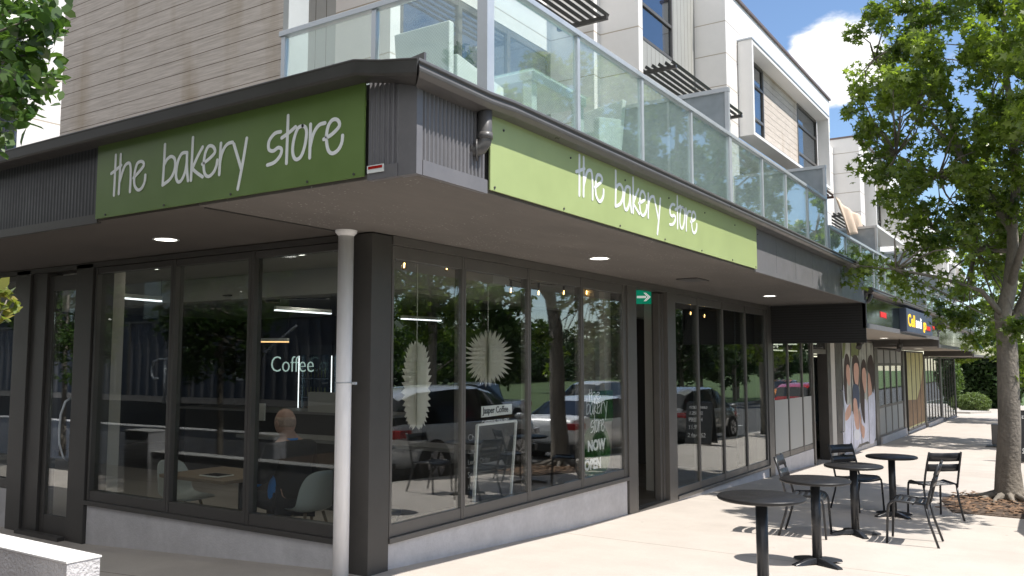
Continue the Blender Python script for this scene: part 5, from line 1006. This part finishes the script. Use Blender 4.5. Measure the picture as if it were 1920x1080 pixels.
# ------------------------------------------------------------------ trees
STAR = []
for k_ in range(10):
    a = math.pi*2*k_/10; r = 1 if k_ % 2 == 0 else .42; STAR.append((r*math.cos(a), r*math.sin(a)))
OVAL = [(1, 0), (.5, .42), (-.3, .45), (-1, 0), (-.3, -.45), (.5, -.42)]
def leaf_mesh(name, centers, size, shape, material, parent, droop=.4, up=None):
    n = len(centers); k_ = len(shape); sh = np.array([(x, y, 0.16*(x*x+y*y)) for x, y in shape]); V = np.zeros((n, k_, 3))
    u = rng.normal(size=(n, 3)); 
    nrm = rng.normal(size=(n, 3))*.75+np.array([.25, 0, .75]); nrm /= np.linalg.norm(nrm, axis=1)[:, None]
    t = np.cross(nrm, u); t /= np.linalg.norm(t, axis=1)[:, None]; b = np.cross(nrm, t); s_ = size*rng.uniform(.65, 1.25, n)
    for j in range(k_): V[:, j] = centers+(t*sh[j, 0]+b*sh[j, 1]-nrm*sh[j, 2]*1.2)*s_[:, None]
    org = np.array(ORG[parent.name]); V = V.reshape(-1, 3)-org
    me = bpy.data.meshes.new(name); me.vertices.add(n*k_); me.vertices.foreach_set('co', V.ravel()); me.loops.add(n*k_); me.loops.foreach_set('vertex_index', np.arange(n*k_)); me.polygons.add(n)
    me.polygons.foreach_set('loop_start', np.arange(n)*k_); me.polygons.foreach_set('loop_total', np.full(n, k_)); me.update(calc_edges=True); me.materials.append(material)
    o = bpy.data.objects.new(name, me); COL.objects.link(o); o.parent = parent; ORG[o.name] = Vector(org); return o
def tree(name, label, cat, base, trunk, limbs, clumps, per, rad, size, shape, lm, group=None, bark=None):
    """trunk: [(pt,r)], limbs: list of the same, clumps: centres"""
    T = thing(name, label, cat, base, group); q = MB(); q.tube([p for p, r in trunk], [r for p, r in trunk], 14); q.build('trunk', bark or M['bark'], T)
    q = MB()
    for l in limbs: q.tube([p for p, r in l], [r for p, r in l], 8)
    tips = [l[int(len(l)*.6)][0] for l in limbs]+[l[-1][0] for l in limbs]
    tw = np.array([tuple(p) for p in tips])
    for c in clumps:
        d2 = ((tw-np.array(c))**2).sum(1); a = Vector(tw[int(np.argmin(d2))]); c_ = Vector(c)
        if (a-c_).length > .2: mid = a.lerp(c_, .5)+Vector((random.uniform(-.1, .1), random.uniform(-.1, .1), random.uniform(-.02, .12))); q.tube([a, mid, c_], [.018, .011, .004], 5)
    q.build('limbs', bark or M['bark'], T)
    C_ = np.array([tuple(c) for c in clumps]); idx = rng.integers(0, len(C_), per); r = rng.normal(size=(per, 3)); r = r/np.linalg.norm(r, axis=1)[:, None]*(rng.random(per)[:, None]**.45)
    pts = C_[idx]+r*np.array(rad)*rng.uniform(.7, 1.2, len(C_))[idx][:, None]; leaf_mesh('crown', pts, size, shape, lm, T); return T
def crown_pts(c, rx, ry, rz, n, hole=.25, seed=1, shell=.5):
    r_ = random.Random(seed); P = []
    while len(P) < n:
        v = Vector((r_.uniform(-1, 1), r_.uniform(-1, 1), r_.uniform(-1, 1)))
        if v.length > 1 or v.length < shell*r_.random(): continue
        w = math.sin(v.x*5+seed)*math.cos(v.y*4.3+seed*2)*math.sin(v.z*6+seed*3)
        if w > 1-hole*2: continue
        P.append(Vector(c)+Vector((v.x*rx, v.y*ry, v.z*rz)))
    return P
def pt(u, v, y): return hit(u, v, 1, y)
yt = 14.75
tk = [(Vector((-.86, yt, gz(0, yt)-.1)), .27), (Vector((-.86, yt, gz(0, yt)+.06)), .205), (Vector((-.86, yt, .1)), .168), (pt(1893, 800, yt), .152), (pt(1890, 700, yt), .145), (pt(1888, 640, yt), .14), (pt(1884, 595, yt), .10)]
top = tk[-2][0]
lim = [[(top, .13), (pt(1880, 590, yt), .115), (pt(1893, 540, yt), .10), (pt(1900, 470, yt), .085), (pt(1898, 430, yt), .075), (pt(1870, 390, yt), .062), (pt(1835, 345, yt), .052), (pt(1800, 290, yt), .045), (pt(1780, 220, yt), .035), (pt(1755, 120, yt), .025), (pt(1740, 20, yt), .015)],
       [(pt(1898, 430, yt), .07), (pt(1905, 350, yt), .062), (pt(1900, 250, yt), .05), (pt(1885, 120, yt), .035), (pt(1880, -60, yt), .02)],
       [(top, .12), (pt(1925, 560, yt+.3), .10), (pt(1960, 420, yt+.4), .08), (pt(2000, 250, yt+.5), .05), (pt(2020, 60, yt+.5), .03)],
       [(pt(1888, 600, yt), .05), (pt(1840, 545, yt-.3), .036), (pt(1760, 520, yt-.5), .025), (pt(1680, 505, yt-.6), .014), (pt(1610, 498, yt-.6), .008)], [(pt(1893, 540, yt), .06), (Vector((-.3, 13.9, 3.9)), .045), (Vector((.3, 12.9, 4.6)), .03), (Vector((.6, 11.8, 5.2)), .012)],
       [(pt(1835, 345, yt), .035), (pt(1760, 330, yt-.3), .025), (pt(1680, 290, yt-.4), .012)], [(pt(1800, 290, yt), .035), (pt(1720, 200, yt+.3), .02), (pt(1640, 110, yt+.2), .01)],
       [(pt(1900, 470, yt), .04), (pt(1830, 470, yt+.7), .025), (pt(1750, 430, yt+.9), .012)], [(pt(1905, 350, yt), .04), (pt(1990, 300, yt-.6), .03), (pt(2080, 250, yt-.8), .01)]]
cl1 = [c for c in crown_pts((-.78, yt, 5.9), 2.05, 2.0, 2.9, 210, .22, 3) if c.z > 3.1+.25*abs(c.x+.9)]
cl1 += [pt(u, v, yt+random.uniform(-.9, .7)) for u, v in ((1600, 490), (1625, 500), (1650, 500), (1600, 520), (1680, 515), (1700, 540), (1730, 500), (1760, 560), (1790, 530), (1720, 470), (1800, 600), (1770, 600), (1820, 640), (1830, 600), (1900, 620), (1920, 660), (1620, 170), (1605, 60), (1610, 140), (1600, 210), (1625, 240), (1640, 20), (1660, 100), (1680, 260), (1650, 330), (1700, 330), (1660, 370), (1720, 400), (1690, 420), (1740, 440), (1690, 160), (1720, 60), (1750, 20), (1620, 320), (1915, 700), (1910, 610))]
cl1 += crown_pts((-.95, yt, 5.4), 1.7, 1.6, 2.3, 45, .1, 9, .1)
cl1 += crown_pts((.5, 12.6, 5.0), 1.0, 2.0, 1.9, 130, .15, 19, .3)
tree('street_tree', 'large maple-leaved street tree in the soil pit behind the tables', 'tree', (-.86, yt, gz(0, yt)), tk, lim, cl1, 31000, (.28, .28, .22), .068, STAR, G['maple_leaves'], 'street trees along the kerb')
rt = MB()
for i in range(11): a = i*.571+.2; L_ = .5+random.random()*.6; rt.tube([Vector((-.86+.15*math.cos(a), yt+.15*math.sin(a), gz(0, yt)+.10)), Vector((-.86+.4*math.cos(a+.1), yt+.4*math.sin(a+.1), gz(0, yt-.2)+.03)), Vector((-.86+L_*math.cos(a+.3), yt+L_*math.sin(a+.3), gz(0, yt-.5)+.0))], [.06, .032, .012], 7)
rt.build('roots', M['bark'], bpy.data.objects['street_tree'])
def simple_tree(label, x, y, h, r, seed, n=9000, size=.085, lm=None, shape=STAR, trunk_r=.14, lo=2.6, group='street trees along the kerb', name='street_tree', rad=.38, ncl=110, z0=None):
    z = gz(x, y) if z0 is None else z0; base = Vector((x, y, z)); rr = random.Random(seed)
    tk = [(base-Vector((0, 0, .1)), trunk_r*1.35), (base+Vector((0, 0, .25)), trunk_r), (base+Vector((rr.uniform(-.1, .1), 0, lo)), trunk_r*.8), (base+Vector((rr.uniform(-.2, .2), rr.uniform(-.2, .2), h*.75)), trunk_r*.3)]
    lims = []
    for i in range(9):
        a = i*2.4+seed; s_ = tk[2][0].lerp(tk[3][0], rr.random()*.7); e_ = s_+Vector((math.cos(a)*r*.7, math.sin(a)*r*.7, (h-lo)*.28)); lims.append([(s_, trunk_r*.4), (s_.lerp(e_, .5)+Vector((0, 0, -.05)), trunk_r*.25), (e_, trunk_r*.08)])
    cl = crown_pts(base+Vector((0, 0, (h+lo*.8)/2)), r, r, (h-lo*.8)/2, ncl, .2, seed)
    return tree(name, label, 'tree', base, tk, lims, cl, n, (rad, rad, rad*.8), size, shape, lm or G['maple_leaves'], group)
simple_tree('street tree farther down the pavement behind the first trunk', -.75, 28.5, 8.0, 2.5, 5, 9000, .10)
simple_tree('street tree beyond the last shop canopy', -.75, 42, 8.2, 2.6, 6, 6000, .12)
simple_tree('large tree on the far kerb, mirrored in the first street windows', 10.9, 25.5, 10.5, 3.4, 8, 12000, .12, lo=3.4, rad=.5, trunk_r=.2, ncl=120)
pear = [(( -5.0, 1.72), 'planter tree whose glossy leaves hang into the upper left corner', 12), ((-10.6, 1.9), 'small planter tree mirrored in the left windows', 13), ((-15.2, 1.7), 'farthest planter tree mirrored in the left door', 14)]
for (x, y), l, sd_ in pear: simple_tree(l, x, y, 5.3 if sd_ == 12 else 3.7, .95, sd_, 6500, .045, G['pear_leaves'], OVAL, .05, 3.0 if sd_ == 12 else 1.5, 'planter trees', 'planter_tree', .26, 60, .1)
# extra leaves of the near planter tree entering the picture
nt_ = [o for o in bpy.data.objects if o.name.startswith('planter_tree') and o.parent is None][0]
cs = []; 
for u, v in ((20, 20), (60, 35), (85, 60), (35, 75), (10, 110), (70, 100), (88, 130), (30, 150), (60, 165), (12, 190), (45, 185), (95, 25), (20, 60), (50, 110)): cs.append(tuple(hit(u, v, 0, -3.95-random.random()*.35)))
cs = np.array(cs); idx = rng.integers(0, len(cs), 420); o = leaf_mesh('crown', cs[idx]+rng.normal(size=(420, 3))*.05, .042, OVAL, G['pear_leaves'], nt_)
q = MB()
for c in cs: q.tube([(-4.95, 1.75, 2.9), Vector((-4.95, 1.75, 2.9)).lerp(Vector(c), .5)+Vector((0, 0, .08)), c], [.02, .012, .004], 5)
q.tube([(-4.97, 1.73, 1.2), (-4.6, 1.9, 2.0), hit(-20, 640, 0, -4.05), hit(14, 560, 0, -4.0)], [.02, .012, .008, .003], 6); q.build('twigs', M['bark'], nt_)
cs = np.array([tuple(hit(u, v, 0, -4.02)) for u, v in ((6, 560), (14, 545), (10, 580), (4, 600), (18, 575), (22, 560), (3, 540))]); idx = rng.integers(0, len(cs), 30); leaf_mesh('young_shoot', cs[idx]+rng.normal(size=(30, 3))*.018, .042, OVAL, G['young_leaves'], nt_)
# shrubs and far greenery
def bush(label, c, r, n, size, lm, name='shrub', cat='shrub', group=None):
    T = thing(name, label, cat, (c[0], c[1], c[2]-r[2]), group); q = MB(); 
    for i in range(5): a = i*1.26; q.tube([(c[0], c[1], c[2]-r[2]), (c[0]+r[0]*.4*math.cos(a), c[1]+r[1]*.4*math.sin(a), c[2])], [.03, .012], 5)
    q.build('stems', M['bark'], T); v = rng.normal(size=(n, 3)); v /= np.linalg.norm(v, axis=1)[:, None]; rr = (.55+.45*rng.random(n)**.5); w = 1+.10*np.sin(v[:, 0]*9+c[0])*np.cos(v[:, 1]*8+v[:, 2]*9)
    p = np.array(c)+v*np.array(r)*(rr*w)[:, None]; leaf_mesh('foliage', p, size, OVAL, lm, T); return T
bush('rounded clipped shrub at the far end of the pavement', (-4.5, 52.5, -.55), (.80, .8, .62), 4200, .06, G['bush_leaves'])
bush('tall dark hedge closing the far end of the pavement', (-4.6, 60, 1.3), (2.4, 2.0, 3.0), 26000, .15, G['dark_leaves'], 'hedge', 'hedge')
bush('loose yellow green shrub beside the end of the last shop', (-6.3, 54, .7), (1.2, 1.0, 1.4), 5000, .09, G['mid_leaves'])
bush('small lime leaved tree crown above the dark hedge', (-5.6, 56, 2.9), (1.8, 1.3, 1.3), 5000, .12, G['maple_leaves'])
bp_ = thing('garden_bed_edge', 'low concrete edge wall before the clipped shrub', 'wall', (-5, 49, -.95)); q = MB(); q.prism([(-6.6, 49.2, -.99), (-4.4, 49.2, -.99), (-3.6, 51.0, -1.0), (-6.6, 51.0, -1.0)], (0, 0, .16)); q.build('edge', M['kerb'], bp_)
pl = thing('brick_pillar', 'brown pillar of a far porch beside the hedge', 'pillar', (-4.1, 62, -1.2)); MB().box(-4.35, -4.1, 62, 62.3, -1.2, 2.4).build('shaft', mat('brown_brick', (.28, .17, .12), .85, noise=(6, .2)), pl); MB().box(-4.0, -3.6, 62.4, 62.6, -1.2, 2.4).build('white_screen', M['whiteplain'], pl); MB().box(-5, -3.3, 61.8, 64, 2.41, 2.6).build('roof', M['gutter'], pl)
# vegetation across the road (mirrored in the windows)
hill = MB(); V = []; F = []; nx = 60; ny = 8
for j in range(ny+1):
    for i in range(nx+1):
        y = -120+i*10; x = 110+j*22; h = (1-math.cos(math.pi*min(1, j/4)))/2*(14+6*math.sin(i*.21+1)+3*math.sin(i*.63)); V.append((x, y, -3+h))
for j in range(ny):
    for i in range(nx): a = j*(nx+1)+i; F.append([a, a+1, a+nx+2, a+nx+1])
hill.add(V, F, True); tag(hill.build('wooded_hills', mat('bush_hill', (.045, .065, .03), .95, noise=(.09, .5), bump=(.6, 1))), kind='structure')
k_ = 0
for i, (x, y, h, r) in enumerate(((24, 18, 7, 2.6), (27, 46, 8, 3.4), (20, 70, 7.5, 3), (34, 32, 9, 3.8), (40, 84, 8, 4), (13, 33, 6.5, 2.2), (13, 48, 7, 2.4), (13, 8, 7.5, 2.8), (14, -4, 7, 2.6), (22, -14, 8, 3), (12, 53, 7.5, 2.6), (12.8, 58.5, 7, 2.6), (12.2, 64, 8, 2.8), (14, 70, 7.5, 3), (13, 78, 8, 3), (17, 60, 8, 3))):
    simple_tree(('park tree on the lawn across the road', 'tall park tree far across the road')[i % 2]+', mirrored only in the window glass', x, y, h, r, 30+i, 4600, .18, G['mid_leaves'] if i % 2 else G['dark_leaves'], OVAL, .16, 1.8, 'park trees across the road', 'park_tree', .65, 60, gz(0, y)-.15-(x-10)*.012)
hg = MB(); T = thing('tree_belt', 'dark belt of trees far across the park lawn', 'trees', (88, 60, -2)); n = 60000; yy = rng.uniform(-60, 420, n); xx = 88+rng.normal(size=n)*3; top_ = 5.0+2.2*np.sin(yy*.11)+1.0*np.sin(yy*.37+1)+.7*np.sin(yy*.9); zz = -2.2+rng.random(n)**.7*(top_+2.0)
T['kind'] = 'stuff'; leaf_mesh('foliage', np.stack([xx, yy, zz], 1), .75, OVAL, G['dark_leaves'], T)

# ------------------------------------------------------------------ cars
def car(label, x, y, rz, paint, kind='sedan', z=None):
    """length along local +y (front), origin at ground centre"""
    T = thing('parked_car', label, 'car', (0, 0, 0), 'cars parked along the kerb')
    if kind == 'sedan': L_, Wd, H = 4.6, 1.78, 1.46; st = [(-2.3, .55, .85, .86), (-2.22, .42, .98, .99), (-1.75, .30, 1.02, 1.06), (-1.15, .28, .98, 1.36), (-.6, .28, .96, 1.45), (.1, .28, .95, 1.46), (.55, .28, .94, 1.38), (1.25, .28, .93, 1.0), (1.9, .30, .82, .86), (2.22, .40, .66, .70), (2.3, .5, .6, .62)]
    elif kind == 'suv': L_, Wd, H = 4.6, 1.84, 1.66; st = [(-2.3, .6, .95, .98), (-2.25, .42, 1.05, 1.12), (-2.05, .34, 1.08, 1.52), (-1.6, .32, 1.06, 1.64), (-.6, .32, 1.04, 1.68), (.2, .32, 1.03, 1.67), (.7, .32, 1.02, 1.56), (1.35, .32, 1.0, 1.08), (1.95, .34, .92, .96), (2.24, .44, .75, .8), (2.3, .55, .68, .7)]
    else: L_, Wd, H = 5.1, 1.86, 1.75; st = [(-2.5, .6, .98, .99), (-2.48, .45, 1.02, 1.03), (-1.2, .4, 1.02, 1.03), (-.72, .38, 1.03, 1.05), (-.62, .38, 1.04, 1.68), (.2, .38, 1.04, 1.74), (.62, .38, 1.04, 1.66), (1.15, .38, 1.02, 1.10), (1.9, .4, .96, 1.0), (2.42, .46, .82, .86), (2.5, .58, .72, .75)]
    hw = Wd/2; rows = []
    for (yy, zs_, zb, zr) in st:
        e = 1-.22*max(0, abs(yy)/(L_/2)-.80)/.20; cab_ = zr-zb; tw_ = hw*(.93 if cab_ < .15 else .93-.20*(cab_/.6)); tw_ = max(tw_, hw*.70)
        rows.append([(hw*.90*e, zs_), (hw*.985*e, zs_+.12), (hw*e, (zs_+zb)/2+.05), (hw*.955*e, zb-.02), (hw*.93*e, zb), (tw_*e, zr-.05 if cab_ > .15 else (zb+zr)/2), (tw_*.86*e, zr), (tw_*.4*e, zr+.02 if cab_ > .15 else zr+.015)])
    V = []; nr = 8
    for (yy, *_), rw in zip(st, rows):
        V += [(p[0], yy, p[1]) for p in rw]+[(-p[0], yy, p[1]) for p in rw[::-1]]
    n = nr*2; body = MB(); gl = MB(); fb = []; fg = []
    for i in range(len(st)-1):
        c0_, c1_ = st[i][3]-st[i][2], st[i+1][3]-st[i+1][2]
        for j in range(n-1):
            f_ = [i*n+j, i*n+j+1, (i+1)*n+j+1, (i+1)*n+j]; side = j in (4, n-6); roofrow = j in (5, 6, 7, 8, 9)
            glassy = (side and min(c0_, c1_) > .25) or ((4 <= j <= n-6) and abs(c0_-c1_) > .24 and max(c0_, c1_) > .25)
            (fg if glassy else fb).append(f_)
        fb.append([i*n+n-1, i*n, (i+1)*n, (i+1)*n+n-1])
    fb += [list(range(n)), [(len(st)-1)*n+k_ for k_ in range(n)][::-1]]
    body.add(V, fb, True); gl.add(V, fg, True)
    b_ = body.build('body', paint, T); g_ = gl.build('windows', mat('car_window', (.012, .014, .016), .05, spec=.9, noise=(2, .1)), T)
    for yy in [s[0] for s in st[3:-4:2]]: 
        zb = [s for s in st if s[0] == yy][0]; 
        for sg_ in (-1, 1):
            c_ = zb[3]-zb[2]
            if c_ > .3: q = MB(); tw_ = max(hw*(.93-.20*(c_/.6)), hw*.70); q.bar((sg_*hw*.935, yy, zb[2]), (sg_*(tw_+.012), yy, zb[3]-.04), .05, .02, (sg_, 0, 0)); q.build('window_pillar', M['black'], T)
    wr = .33 if kind == 'sedan' else .37
    for sy in (-1, 1):
        for sg_ in (-1, 1):
            cx, cy, cz = sg_*(hw-.10), sy*L_*.295, wr; q = MB(); q.tube([(cx-.10*sg_, cy, cz), (cx+.115*sg_, cy, cz)], wr, 26); w_ = q.build('wheel', M['rubber'], T, .02)
            q = MB(); q.tube([(cx+.09*sg_, cy, cz), (cx+.122*sg_, cy, cz)], [wr*.66, wr*.62], 22)
            q.build('rim', M['rim'], w_); q = MB()
            for k_ in range(5): a = k_*1.2566; q.bar((cx+.125*sg_, cy+.05*math.cos(a), cz+.05*math.sin(a)), (cx+.125*sg_, cy+wr*.6*math.cos(a), cz+wr*.6*math.sin(a)), .05, .012, (sg_, 0, 0))
            q.build('spokes', M['metal'], w_)
            q = MB(); q.tube([(cx-.02*sg_, cy, cz), (cx+.102*sg_, cy, cz)], wr+.06, 26); q.build('wheel_arch', M['black'], T)
    for sg_ in (-1, 1):
        zt = st[1][2]-.12; q = MB(); q.prism([(sg_*hw*.45, -L_/2-.012, zt-.08), (sg_*hw*.83, -L_/2-.0, zt-.09), (sg_*hw*.83, -L_/2-.0, zt+.06), (sg_*hw*.45, -L_/2-.012, zt+.05)], (0, .12, 0)); q.box(sg_*hw*.80, sg_*hw*.965, -L_/2+.02, -L_/2+.34, zt-.07, zt+.06); q.build('tail_light', M['redlight'], T, .01)
        zf = st[-2][2]-.02; q = MB(); q.box(sg_*hw*.5, sg_*hw*.88, L_/2-.16, L_/2-.01, zf-.1, zf+.03); q.build('headlight', M['clearlamp'], T, .02)
        q = MB(); yy = st[-4][0]-.12; q.ell((sg_*(hw+.08), yy, st[-4][2]+.06), (.10, .06, .07), 10, 8); q.build('wing_mirror', paint, T)
    q = MB(); q.box(-.26, .26, -L_/2-.03, -L_/2-.01, .62, .74); q.build('number_plate', M['wframe'], T)
    q = MB(); q.box(-hw*.8, hw*.8, -L_/2-.02, -L_/2+.1, .33, .44); q.box(-hw*.8, hw*.8, L_/2-.1, L_/2+.02, .3, .42); q.box(-hw*.86, hw*.86, -L_/2+.3, L_/2-.3, .22, .34); q.build('bumper_trim', M['black'], T)
    T.location = (x, y, (gz(0, y)-.14) if z is None else z); T.rotation_euler = (0, 0, rz); return T
def paint(n, c, met=0): return mat(n, c, .25, metal=met, coat=.8, noise=(1.5, .04))
car('silver parked wagon nearest the shop, mirrored in the first street windows', .86, 13.2, 0, paint('silver_paint', (.60, .62, .64), .1), 'suv')
car('white parked sedan, mirrored in the windows left of the doorway', .86, 19.4, 0, paint('white_paint', (.78, .78, .78)), 'sedan')
car('grey parked wagon, mirrored in the windows right of the doorway', .86, 26.0, 0, paint('grey_paint', (.34, .34, .34), .2), 'suv')
car('white utility parked across the road, mirrored above the white sedan', 8.6, 25, math.pi, MATS['white_paint'], 'ute')
car('dark parked sedan across the road', 8.6, 18.0, math.pi, paint('dark_paint', (.03, .035, .045), .3), 'sedan')
car('red parked hatchback far along the kerb, mirrored in the second shop windows', .86, 40, 0, paint('red_paint', (.45, .015, .02)), 'suv')
car('orange van far across the road, mirrored in the second shop windows', 8.6, 64, math.pi, paint('orange_paint', (.6, .2, .02)), 'suv')
car('pale parked car far across the road', 8.6, 34, math.pi, paint('pale_paint', (.6, .6, .58)), 'suv')
car('black parked car behind the photographer', .95, -9, 0, MATS['dark_paint'], 'sedan')
